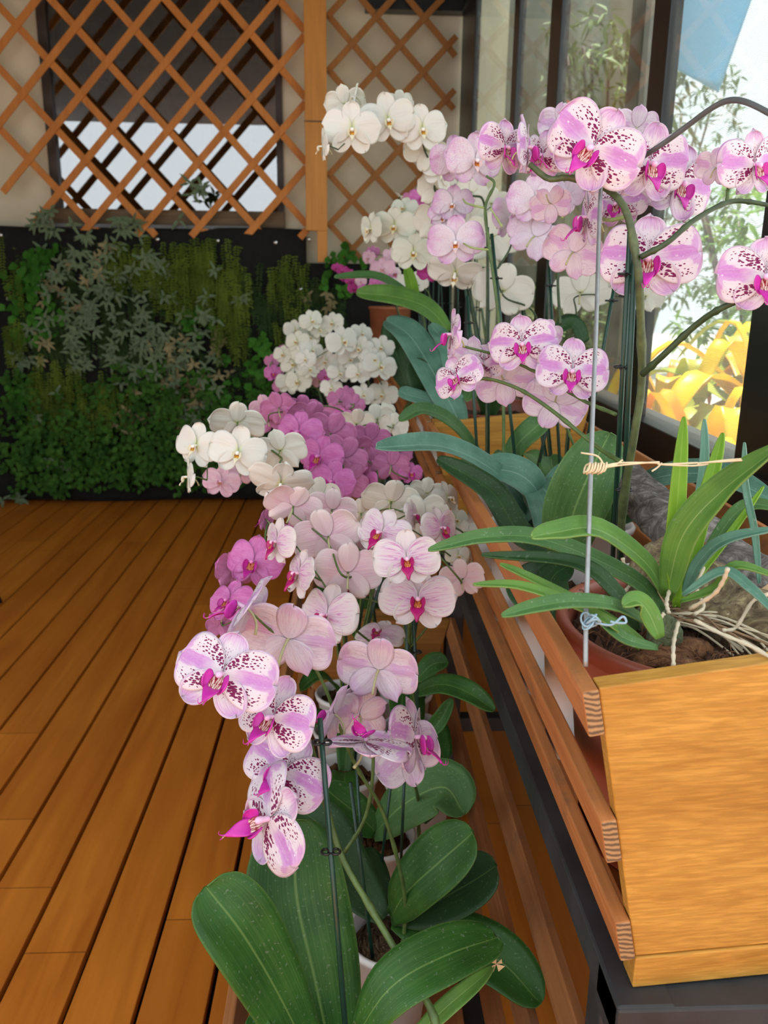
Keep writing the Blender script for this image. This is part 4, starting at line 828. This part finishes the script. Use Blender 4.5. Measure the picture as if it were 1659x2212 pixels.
for a, b in (((1180, 700, 1.7), (1190, 480, 1.7)), ((1260, 1000, 1.5), (1330, 600, 1.45)), ((1215, 1110, 1.6), (1185, 550, 1.6)), ((1360, 1000, 1.35), (1352, 590, 1.35))): stake(K_, a, b, .003, clips=(.88,))
E_ = orchid('white moth orchid whose spray arches high in front of the lattice', (.33, 1.82, ZU),
  [(760, 278, 120, 1.64, 'WH', 2, 4, 2), (838, 258, 116, 1.70, 'WH', 6, 4, -8), (912, 278, 112, 1.72, 'WH', 12, 4, -2), (696, 316, 78, 1.62, 'WH', -84, 0, 0), (745, 224, 90, 1.72, 'WH', 176, 10, -6), (766, 210, 60, 1.70, 'WH', -100, 10, 0), (920, 325, 92, 1.78, 'WH', 176, -10, 190), (862, 222, 60, 1.78, 'WH', 172, 10, 0), (955, 370, 90, 1.80, 'WH', 20, 0, 30), (945, 410, 92, 1.84, 'WH', 176, 0, 20), (1018, 415, 70, 1.82, 'WH', 176, 0, 20)], hpot=.19, autoleaf=3, leafL=.24, leafmat='M', stem_mat=M_stemd,
  spikes=[[10, 9, 8, 6, 2, 1, 7, 4, 0, 3]])
B_ = orchid('white moth orchid showing large pale backs in front of the dark window post', (.47, 1.82, ZU),
  [(983, 590, 112, 1.80, 'WH', -8, -40, 8), (1062, 512, 126, 1.86, 'WH', 176, 0, 4), (1086, 628, 126, 1.80, 'WH', 176, 0, 12), (940, 478, 100, 1.92, 'WH', 176, 10, 10), (1062, 440, 76, 1.95, 'WH', 176, 0, 0), (1255, 632, 116, 1.80, 'WH', 172, 0, -5), (1395, 640, 80, 1.80, 'WH', 172, 0, 10), (1020, 480, 80, 1.92, 'WH', 180, 0, 30)], hpot=.19, autoleaf=3, leafL=.24, leafmat='M', spikes=[[0, 3], [2, 1, 7, 4], [5, 6]], stem_mat=M_stemd)
orchid('creamy moth orchid in the brown bowl at the near end of the second planter', (.40, 2.31, ZU),
  [(800, 494, 76, 2.05, 'WC', -52, 2, 0), (852, 488, 92, 2.05, 'WC', -12, 4, 2), (893, 545, 92, 2.02, 'WC', 2, 4, 4), (872, 450, 64, 2.12, 'WC', -20, 30, 0), (900, 488, 80, 2.12, 'WC', 176, 0, 10), (925, 540, 70, 2.15, 'WC', 80, 0, 0), (865, 425, 30, 2.15, 'WC', 100, 40, 0)], hpot=.29, rpot=.165, potm=M_terra, fill=M_bark, autoleaf=3, leafL=.3, leafmat='M', stem_mat=M_stemd, level=.86, spikes=[[4, 3, 1, 0], [5, 2], [6]],
  leaves=[([(1000, 930, 2.1), (960, 850, 2.1), (890, 730, 2.2), (835, 690, 2.3)], 70, 'B'), ([(960, 890, 2.1), (930, 868, 2.1), (880, 852, 2.1), (862, 842, 2.1)], 36, 'B'), ([(1050, 1005, 2.0), (985, 920, 1.9), (915, 885, 1.85), (862, 908, 1.8)], 36, 'M'),
          ([(930, 870, 2.2), (915, 830, 2.15), (895, 775, 2.15)], 60, 'K', dict(fold=.1, hint=(0, -1, .2))), ([(985, 880, 2.1), (970, 760, 2.1), (930, 700, 2.2)], 40, 'B')])
orchid('long-leaved orchid with broad strap leaves leaning over the planter rail', (.33, 2.62, ZU), [], hpot=.19, autoleaf=2, leafL=.26, leafmat='M',
  leaves=[([(975, 710, 2.3), (900, 655, 2.3), (820, 600, 2.3), (722, 598, 2.3)], 30, 'M', dict(hint=(.2, -.6, .8))), ([(970, 715, 2.25), (920, 665, 2.25), (850, 640, 2.25), (770, 632, 2.25)], 50, 'O', dict(hint=(.2, -.8, .5))), ([(898, 665, 2.3), (890, 620, 2.3), (878, 575, 2.3)], 26, 'Y', dict(hint=(0, -1, .1))),
          ([(880, 840, 2.5), (855, 760, 2.5), (842, 690, 2.55)], 55, 'K', dict(hint=(0, -1, .1)))])
orchid('mauve-pink moth orchid behind the creamy blooms by the lattice post', (.475, 2.64, ZU), [(909, 427, 52, 2.6, 'PK', 20, 5, 0), (930, 582, 60, 2.5, 'MG', 10, 0, 170), (920, 560, 40, 2.6, 'PK', 170, 0, 0), (890, 430, 40, 2.7, 'PK', 170, 0, 0)], hpot=.19, autoleaf=3, spikes=[[1, 2], [0, 3]])
orchid('light pink moth orchid with darker lips farther along the upper planters', (.33, 2.95, ZU), [(826, 580, 52, 2.9, 'PP', -4, 5, 0), (796, 556, 36, 2.95, 'PP', -40, 5, 0), (848, 552, 40, 2.95, 'PP', 10, 5, 0), (815, 612, 36, 2.9, 'PK', 0, 0, 0), (842, 608, 34, 2.9, 'PK', 170, 0, 0), (852, 590, 36, 3.0, 'LT', 30, 0, 0), (806, 545, 30, 3.0, 'PK', 170, 0, 0), (866, 620, 60, 2.8, 'WH', 176, 0, 0), (900, 610, 50, 2.8, 'WH', 176, 0, 0)], hpot=.19, autoleaf=3, spikes=[[8, 7], [3, 0, 1], [4, 5, 2, 6]])
orchid('small dark magenta orchid at the far corner by the green wall', (.33, 3.75, ZU), [(740, 584, 26, 3.6, 'MG', -10, 0, 0), (728, 578, 22, 3.65, 'MG', 10, 0, 0), (752, 590, 24, 3.6, 'MG', 0, 0, 0), (764, 623, 26, 3.6, 'MG', 0, 0, 0), (757, 606, 24, 3.6, 'MG', 0, 0, 0), (780, 608, 26, 3.55, 'PP', 0, 0, 0), (785, 625, 26, 3.55, 'PK', 0, 0, 0), (745, 600, 22, 3.65, 'MG', 20, 0, 0), (806, 620, 24, 3.6, 'PK', 0, 0, 0)], hpot=.19, autoleaf=4, leafL=.28)
for i, (x, y) in enumerate(((.475, 2.95), (.475, 3.25), (.33, 3.25), (.475, 3.8), (.40, 4.15))):
    orchid('staked leafy orchid without blooms, ' + ('beside the light pink one', 'nearest the end of the second planter', 'leaning on the second planter rail', 'behind the dark magenta one', 'farthest down the row')[i], (x, y, ZU), [], hpot=.19, autoleaf=5, leafL=.24, leafW=.05, leafmat='MODKB'[i])
    rt = [o for o in COL.objects if o.name.startswith('potted_orchid') and o.parent is None][-1]
    for k in range(3): stake(rt, (x+.02*(k-1), y+.01*k, ZU+.15), (x+.04*(k-1)-.02, y+.01*k, ZU+.62), world=True, clips=(.8,))
tp = thing('terracotta_pot', (.27, 5.2, .80), 'tall plain terracotta pot at the far end of the dark stand', 'pot'); pot(tp, .27, 5.2, .80, .50, .125, M_terra2, M_soil, taper=.72)
# ------------------------------------------------------------------ white pot in front of the bowl's flank
orchid('leafy orchid in a tall white pot wedged between brown bowl and planter slats', (.318, 1.03, ZU), [], hpot=.20, rpot=.056, autoleaf=0, fill=M_coir, level=.9,
  leaves=[([(1215, 1385, 1.07), (1190, 1350, 1.05), (1200, 1300, 1.08)], 46, 'K'), ([(1225, 1385, 1.07), (1262, 1350, 1.08), (1270, 1300, 1.1)], 60, 'K')])
# ------------------------------------------------------------------ brown bowl with the strap-leaved orchid, logs and wire
bx, by, br = .394, .844, .156
O_ = thing('strap_leaf_orchid', (bx, by, ZU), 'strap-leaved orchid with green bulbs and white roots in a brown plastic bowl', 'orchid')
mb = MB(); h = .268; rb = br*.76
mb.lathe([(0, 0), (rb*.96, 0), (rb, .005), (br-.010, h-.030), (br-.008, h-.028), (br+.002, h-.022), (br+.006, h-.010), (br+.005, h-.002), (br, h), (br-.006, h-.003), (br-.010, h-.012), (br-.012, h-.03), (rb-.003, .006), (0, .006)], (bx, by, ZU), 64); mb.build('bowl', M_terra, O_)
mb = MB(); n = 30; G = np.zeros((n, 49, 3)); zt = ZU+h-.018
for i in range(n):
    for j in range(49):
        a = 2*PI*(j % 48)/48; q = (br-.016)*i/(n-1); G[i, 48-j] = (bx+q*math.cos(a), by+q*math.sin(a), zt+.012*math.sin((j % 48)*.9+i)*.5+.010*math.sin(i*1.7+(j % 48)*2.1))
mb.sheet(G, .003); mb.build('bark_mix', M_bark, O_)
def Z(px, py, z): return PA(px, py, 2, z)
Zt = zt+.01
NL = [([(1375, 1360), (1330, 1280), (1240, 1215), (1040, 1198)], (.80, .79, .80, .84), 34, 'K'), ([(1430, 1320), (1365, 1250), (1180, 1168), (1050, 1160), (925, 1188)], (.86, .84, .84, .84, .84), 42, 'M'),
      ([(1440, 1290), (1390, 1215), (1290, 1145), (1200, 1150), (1148, 1160)], (.86, .82, .78, .76, .74), 56, 'O'), ([(1400, 1395), (1330, 1345), (1230, 1290), (1130, 1240), (1080, 1218)], (.78, .77, .78, .80, .82), 20, 'O'),
      ([(1380, 1400), (1320, 1345), (1230, 1300), (1120, 1265), (1022, 1262)], (.78, .76, .76, .78, .80), 24, 'O'), ([(1405, 1350), (1330, 1310), (1240, 1300), (1160, 1310), (1083, 1330)], (.80, .76, .73, .72, .72), 38, 'M'),
      ([(1462, 1310), (1455, 1200), (1465, 1060), (1478, 900)], (.84, .82, .80, .80), 34, 'Y'), ([(1480, 1290), (1500, 1180), (1530, 1060), (1562, 935)], (.86, .85, .84, .84), 34, 'Y'), ([(1475, 1270), (1500, 1150), (1520, 1010), (1522, 905)], (.90, .88, .87, .87), 20, 'B'),
      ([(1440, 1290), (1475, 1160), (1560, 1060), (1690, 960)], (.84, .80, .76, .70), 72, 'O'), ([(1475, 1290), (1510, 1215), (1570, 1165), (1690, 1140)], (.85, .84, .82, .80), 26, 'B'), ([(1470, 1300), (1545, 1270), (1590, 1222), (1690, 1250)], (.82, .8, .78, .76), 20, 'O'),
      ([(1455, 1310), (1510, 1240), (1580, 1150), (1650, 1050)], (.84, .86, .87, .88), 16, 'Y'), ([(1425, 1378), (1400, 1325), (1375, 1298), (1345, 1308)], (.765, .765, .76, .75), 46, 'O'), ([(1475, 1285), (1560, 1235), (1620, 1270), (1680, 1330)], (.80, .78, .75, .72), 22, 'B'),
      ([(1420, 1400), (1350, 1380), (1290, 1330), (1230, 1290)], (.77, .76, .77, .80), 26, 'M'), ([(1640, 1260), (1630, 1150), (1610, 1050), (1608, 955)], (.86, .86, .86, .86), 14, 'B'), ([(1500, 1240), (1600, 1100), (1700, 1100)], (.9, .9, .88), 30, 'M')]
for pts, dd, wd_, mt in NL: leaf(O_, [(a[0], a[1], d) for a, d in zip(pts, dd)], wd_, mt, fold=.35, a=.42, b=.5)
for px, py, z, r, s in ((1436, 1372, Zt+.010, .0185, 1.1), (1408, 1335, Zt+.010, .0185, 1.2), (1446, 1290, Zt+.02, .014, 1.6), (1480, 1300, Zt+.016, .014, 1.3)):
    q = Z(px, py, z+.005); mb = MB(); mb.lathe([(0, -r*s), (r*.6, -r*s*.85), (r, -r*s*.2), (r*.95, r*s*.3), (r*.55, r*s*.85), (r*.2, r*s*1.1), (0, r*s*1.15)], q, 20, sx=1, sy=.8)
    mb.build('bulb' if s < 1.25 else 'leaf_sheath', M_bulb if s < 1.25 else M_husk, O_)
r = random.Random(5); c0 = Z(1470, 1335, Zt+.012)
for k in range(46):
    a = r.uniform(-1.15, .25); L = r.uniform(.05, .15); d = np.array([math.cos(a), math.sin(a)*.8, 0]); p = c0+np.array([r.uniform(-.02, .01), r.uniform(-.015, .015), r.uniform(-.004, .008)])
    pts = [p, p+d*L*.3+np.array([0, 0, .010*r.random()]), p+d*L*.65+np.array([r.uniform(-.01, .01), r.uniform(-.01, .01), 0]), p+d*L+np.array([0, 0, -.012])]
    mb = MB(); mb.tube(spline(pts, 14), r.uniform(.0009, .0017), 6); mb.build('root', M_root if k % 3 else M_rootb, O_)
for pts in ([(1500, 1340, .80), (1560, 1370, .78), (1620, 1395, .76), (1680, 1430, .74)], [(1465, 1345, .8), (1455, 1390, .78), (1455, 1440, .77)], [(1490, 1315, .80), (1540, 1285, .77), (1562, 1255, .75), (1572, 1228, .74)], [(1350, 1278, .86), (1365, 1255, .86), (1355, 1235, .87), (1305, 1208, .87)], [(1345, 1205, .87), (1350, 1230, .87), (1365, 1240, .86)],
            [(1660, 1283, .80), (1625, 1300, .81), (1590, 1355, .82), (1560, 1362, .82)], [(1450, 1265, .84), (1440, 1300, .82), (1445, 1325, .81)], [(1520, 1225, .84), (1505, 1270, .83), (1520, 1310, .82), (1500, 1327, .81)], [(1395, 1330, .81), (1420, 1338, .80), (1435, 1325, .80)]):
    mb = MB(); S = spline([P(*p) for p in pts], 18); mb.tube(S, [.0019+.0004*math.sin(i*2) for i in range(18)], 7); mb.build('root', M_root, O_)
mb = MB()
for k in range(170):
    a = r.uniform(2.4, 5.4); q = br*r.uniform(.55, .88); p = np.array([bx+q*math.cos(a), by+q*math.sin(a), zt+.012]); t = np.array([r.uniform(-1, 1), r.uniform(-1, 1), r.uniform(-.1, .5)])*.028
    mb.tube([p, p+t*.5+np.array([0, 0, .006]), p+t], .0006, 4)
o = mb.build('coir_fibre', M_coir, O_); o['kind'] = 'stuff'
for px, py, s in ((1440, 1420, .022), (1490, 1400, .020), (1400, 1425, .014), (1470, 1438, .016)):
    q = Z(px, py, Zt); mb = MB(); a = r.uniform(0, 3)
    mb.lathe([(0, -s*.5), (s*.8, -s*.3), (s, 0), (s*.7, s*.35), (0, s*.5)], q, 9, sx=1.3); mb.build('bark_chip', M_coir, O_)
# logs
def log(name, label, pts, rad, mat, seed, end=None, sq=1.0):
    rr = random.Random(seed); S = spline(pts, 30); mb = MB(); V = []; n = 28; u = None; ph = [rr.uniform(0, 6.28) for _ in range(6)]
    for i, p in enumerate(S):
        t = nrm(S[min(i+1, 29)]-S[max(i-1, 0)])
        if u is None: u = nrm(np.cross(t, [0, 0, 1.]))
        u = nrm(u-t*np.dot(u, t)); w = np.cross(u, t)
        for k in range(n):
            a = 2*PI*k/n; q = rad*(1+.10*math.sin(2*a+ph[0]+i*.1)+.06*math.sin(5*a+ph[1]-i*.3)+.05*math.sin(9*a+i*.9+ph[2])+.08*math.sin(i*.45+ph[3])+.03*rr.uniform(-1, 1))
            if i in (0, 29): q *= .93
            V.append(p+u*math.cos(a)*q+w*math.sin(a)*q*sq)
    Fc = [(i*n+k, i*n+(k+1) % n, (i+1)*n+(k+1) % n, (i+1)*n+k) for i in range(29) for k in range(n)]
    mb.add(V, Fc+[tuple(range(n))[::-1], tuple(29*n+k for k in range(n))], None, [0]*len(Fc)+[1, 1])
    o = mb.build(name, [mat, end or M_husk]); return tag(o, label, 'log')
log('bark_log', 'lichen-covered bark log lying among the roots in the brown bowl', [P(1405, 1222, 1.0), P(1470, 1262, .97), P(1560, 1318, .93), P(1700, 1405, .88)], .040, M_log, 1)
log('driftwood_log', 'grey split weathered log lying along the planter behind the strap-leaved orchid', [P(1330, 1030, 1.35), P(1420, 1100, 1.22), P(1520, 1180, 1.10), P(1680, 1290, 1.0)], .044, M_log2, 2, sq=.7)
log('coir_lump', 'round brown fibre lump resting behind the bark log', [P(1445, 1205, .95), P(1480, 1195, .95), P(1530, 1215, .94)], .016, M_coir, 3, M_coir)
# wire hanger and twine
wh = thing('wire_hanger', (bx, by, ZU+h), 'bent grey wire hanger hooked on the rim of the brown bowl', 'wire')
W1 = [(1265, 1440, .735), (1266, 1340, .74), (1272, 1150, .765), (1280, 900, .81), (1288, 700, .86), (1295, 460, .935), (1299, 395, .955)]
mb = MB(); mb.tube(spline([P(*p) for p in W1], 40), .0022, 8); mb.build('upright_wire', M_wire, wh)
mb = MB(); S = spline([P(*p) for p in [(1372, 350, .955), (1440, 305, .90), (1490, 268, .87), (1540, 232, .84), (1575, 217, .82), (1610, 220, .80), (1659, 243, .78), (1720, 280, .76)]], 36); mb.tube(S, .0030, 8); mb.build('curved_wire', M_wireD, wh)
mb = MB(); mb.tube(spline([P(*p) for p in [(1299, 395, .955), (1310, 380, .96), (1340, 362, .96), (1372, 350, .955)]], 12), .0026, 8); mb.build('top_bend', M_wire, wh)
tw = thing('twine', P(1275, 1010, .755), 'cream twine knotted round the grey wire and stretched over the leaves', 'twine')
mb = MB()
for k in range(7): 
    q = P(1268+k*6, 1011+(k % 2)*2, .752); ring = [q+np.array([.0035*math.sin(a)*.6, .0045*math.cos(a), .0045*math.sin(a)+.001*math.cos(3*a)]) for a in np.linspace(0, 2*PI, 14)]; mb.tube(ring, .0009, 6)
mb.build('knot', M_twine, tw)
for off in (0, 1):
    mb = MB(); pts = [(1290, 1010+off*3, .752), (1340, 1000+off*5, .752), (1420, 1000-off*2, .75), (1425, 1003, .75), (1500, 1000+off*6, .745), (1515, 1000, .745), (1580, 993+off*3, .74), (1700, 985+off*4, .73)]
    mb.tube(spline([P(*p) for p in pts], 40), .0008, 6); mb.build('strand', M_twine, tw)
for pts in ([(1255, 978, .75), (1290, 985, .75), (1305, 1005, .75)], [(1300, 1008, .752), (1330, 1003, .752), (1345, 993, .752)], [(1408, 1018, .75), (1420, 1010, .75), (1430, 1000, .75)], [(1500, 1006, .745), (1520, 1004, .745), (1530, 1002, .745)]):
    mb = MB(); mb.tube(spline([P(*p) for p in pts], 10), .0008, 6); mb.build('loose_end', M_twine, tw)
bt = thing('plastic_tie', P(1290, 1340, .735), 'blue-grey plastic tie wound round the wire at the bowl rim', 'tie')
mb = MB()
for k in range(5):
    q = P(1266+k*5, 1338+(k % 2)*8, .733); ring = [q+np.array([.005*math.cos(a)*.9, .004*math.sin(a), .005*math.sin(a+k)]) for a in np.linspace(0, 2*PI, 14)]; mb.tube(ring, .0010, 6)
mb.tube(spline([P(1285, 1345, .733), P(1320, 1350, .733), P(1345, 1332, .733), P(1352, 1345, .733), P(1330, 1345, .733), P(1318, 1342, .733)], 24), .0011, 6); mb.build('winding', M_bluetie, bt)
# ------------------------------------------------------------------ garden beyond the window
def bromeliad(x, y, z, n, L, W, label, cols, seed):
    r = random.Random(seed); rt = thing('bromeliad', (x, y, z), label, 'bromeliad', 'yellow bromeliads outside the window')
    mats = cols
    for k in range(n):
        a = k*2.4+r.uniform(-.2, .2); q = k/n; el = 1.25-.9*q+r.uniform(-.1, .1); l = L*r.uniform(.75, 1.1)
        d = np.array([math.cos(a), math.sin(a), 0]); B = np.array([x, y, z])
        S = [B, B+(d*math.cos(el)+np.array([0, 0, 1])*math.sin(el))*l*.35, B+d*math.cos(el)*l*.85+np.array([0, 0, math.sin(el)*l*.68]), B+d*(math.cos(el)*l*1.25)+np.array([0, 0, math.sin(el)*l*.55-.12])]
        S = [np.array([max(p_[0], .89), p_[1], p_[2]]) for p_ in S]
        leaf_world(rt, S, W*r.uniform(.8, 1.15), mats[k % len(mats)], (0, 0, 1), .25, .25, .22, 'leaf', 14)
def sunleaf(name, a, b):
    n = NT(name); f = n.noise(n.coord(), 6, 3); c = n.ramp(f, [(.35, a), (.65, b)]); n.P(col=c, rough=.4); n.translucent(c, .45); return n.m
Y1 = sunleaf('yellow_leaf', (.86, .56, .003), (.95, .76, .012)); Y2 = sunleaf('orange_leaf', (.80, .33, .006), (.90, .52, .012)); Y3 = sunleaf('lime_leaf', (.35, .42, .04), (.6, .6, .07)); G1 = sunleaf('garden_green', (.10, .22, .03), (.22, .36, .07))
bromeliad(1.14, 2.62, .80, 16, .50, .10, 'big yellow bromeliad pressed against the insect screen', [Y1, Y2, Y1, Y3], 1)
bromeliad(1.55, 3.05, .95, 16, .58, .10, 'golden bromeliad behind the one against the screen', [Y1, Y1, Y3, Y2], 2)
bromeliad(1.32, 3.42, .85, 14, .50, .08, 'orange-tinted bromeliad beside the dark concrete pillar', [Y2, Y1, Y3], 3)
bromeliad(1.14, 2.18, .72, 14, .46, .09, 'low yellow bromeliad next to the black window post', [Y1, Y1, Y2], 4)
bromeliad(2.0, 3.6, 1.0, 14, .62, .10, 'lime and yellow bromeliad at the back of the garden bed', [Y3, Y1, Y2], 5)
mb = MB(); mb.box(.90, 2.6, 1.7, 4.2, .66, .70); struct(mb, 'garden_bed', M_bark)
for (qx, qy, qz) in ((1.14, 2.62, .80), (1.55, 3.05, .95), (1.32, 3.42, .85), (1.14, 2.18, .72), (2.0, 3.6, 1.0)):
    rt = [o for o in COL.objects if o.name.startswith('bromeliad') and abs(o.location[0]-qx)+abs(o.location[1]-qy) < 1e-3][0]
    mb = MB(); mb.lathe([(0, .69), (.03, .69), (.035, qz-.02), (.02, qz+.05), (0, qz+.06)], (qx, qy, 0), 14); mb.build('stalk', Y3, rt)
def shrub(x, y, z, h, w, cnt, label, mat, seed, L=.12, W=.03):
    r = random.Random(seed); rt = thing('shrub', (x, y, z), label, 'shrub')
    mb = MB()
    for k in range(6):
        a = r.uniform(0, 6.28); mb.tube(spline([(x, y, z), (x+math.cos(a)*w*.2, y+math.sin(a)*w*.2, z+h*.5), (x+math.cos(a)*w*.4, y+math.sin(a)*w*.4, z+h*.9)], 6), .01, 6)
    mb.build('stems', M_mull, rt); mb = MB()
    for k in range(cnt):
        a = r.uniform(0, 6.28); q = r.random()**.5*w/2; p = np.array([x+math.cos(a)*q, y+math.sin(a)*q, z+h*(.25+.75*r.random())])
        for j in range(4): card(mb, p, np.array([r.uniform(-1, 1), r.uniform(-1, 1), r.uniform(-.8, .6)]), np.array([r.uniform(-.5, .5), r.uniform(-.5, .5), 1]), L*r.uniform(.6, 1.2), W, .2)
    mb.build('foliage', mat, rt)
shrub(2.35, 4.9, .66, 1.35, .9, 260, 'sunlit feathery green shrub behind the yellow bromeliads', G1, 1)
shrub(3.4, 6.0, .66, 1.5, 1.2, 260, 'pale green bush farther back in the garden', G1, 2)
DG = leafcard('hedge_leaf', (.06, .09, .03), (.14, .19, .07))
shrub(1.75, 5.85, .66, 2.4, 1.0, 420, 'tall olive-green hedge seen through the sliding panes', DG, 3)
shrub(2.9, 8.2, .66, 2.6, 1.3, 420, 'dark hedge beyond the far window panes', DG, 4)
shrub(1.25, 4.75, .66, .75, .5, 160, 'low ferny bush under the tall hedge', DG, 5)
shrub(1.75, 2.9, .66, .35, .5, 120, 'low fern among the bromeliads', G1, 6, .10, .02)
# red blooms among the leaves outside
rf = thing('red_flower_stem', (1.55, 4.6, .66), 'red blooms on a stem outside the panes', 'flower'); 
for k, (px, py) in enumerate(((1236, 236), (1228, 244), (1243, 246), (1310, 448), (1318, 440))):
    q = P(px, py, 4.9); mb = MB()
    for j in range(6): card(mb, q, np.array([math.cos(j), math.sin(j)*.5, math.sin(j*1.7)+.4]), np.array([0, -1, .3]), .06, .025)
    mb.build('bloom', simple('red_bloom', (.75, .06, .03), .5), rf)
mb = MB(); q = P(1236, 240, 4.9); mb.tube([(q[0]+.05, q[1], .66), q], .006, 6); mb.build('stem', M_stem, rf)
# translucent blue shade cloth stretched outside, up high
n_ = NT('blue_shade_cloth'); n_.P(col=(.28, .55, .75), rough=.9); n_.translucent((.35, .65, .85), .6)
sh = thing('shade_cloth', (3.0, 4.0, 3.4), 'pale blue shade cloth stretched over the garden outside', 'shade cloth')
A, B, Cc, D_ = P(1432, -90, 4.2), P(1655, -90, 5.6), P(1552, 200, 5.4), P(1425, 130, 4.2); G = np.zeros((12, 12, 3))
for i in range(12):
    for j in range(12):
        a, b = i/11, j/11; G[i, j] = (A*(1-a)+D_*a)*(1-b)+(B*(1-a)+Cc*a)*b+np.array([0, 0, -.15*math.sin(PI*a)*math.sin(PI*b)])
mb = MB(); mb.sheet(G, .004); mb.build('cloth', n_.m, sh)
for q in (B, D_): mb = MB(); mb.tube([q, q+(.15, .2, .6)], .006, 5); mb.build('rope', M_wire, sh)
# ------------------------------------------------------------------ light
w = bpy.data.worlds.new('sky'); sc.world = w; w.use_nodes = True; bg = w.node_tree.nodes['Background']
bg.inputs[0].default_value = (.90, .95, 1, 1); bg.inputs[1].default_value = 1.25
sl = bpy.data.lights.new('sun', 'SUN'); sl.energy = 12.0; sl.angle = .02; sl.color = (1, .95, .86); so = bpy.data.objects.new('sun', sl); COL.objects.link(so)
so.rotation_euler = Vector((.10, .28, 1.0)).to_track_quat('Z', 'Y').to_euler()
sc.view_settings.view_transform = 'Standard'; sc.view_settings.look = 'None'; sc.view_settings.gamma = 1; sc.view_settings.use_curve_mapping = False
sc.view_settings.exposure = 0.64
sc.cycles.max_bounces = 6; sc.cycles.use_adaptive_sampling = True; sc.cycles.adaptive_threshold = .03; sc.cycles.transparent_max_bounces = 24; sc.cycles.use_denoising = True; sc.cycles.sample_clamp_indirect = 6
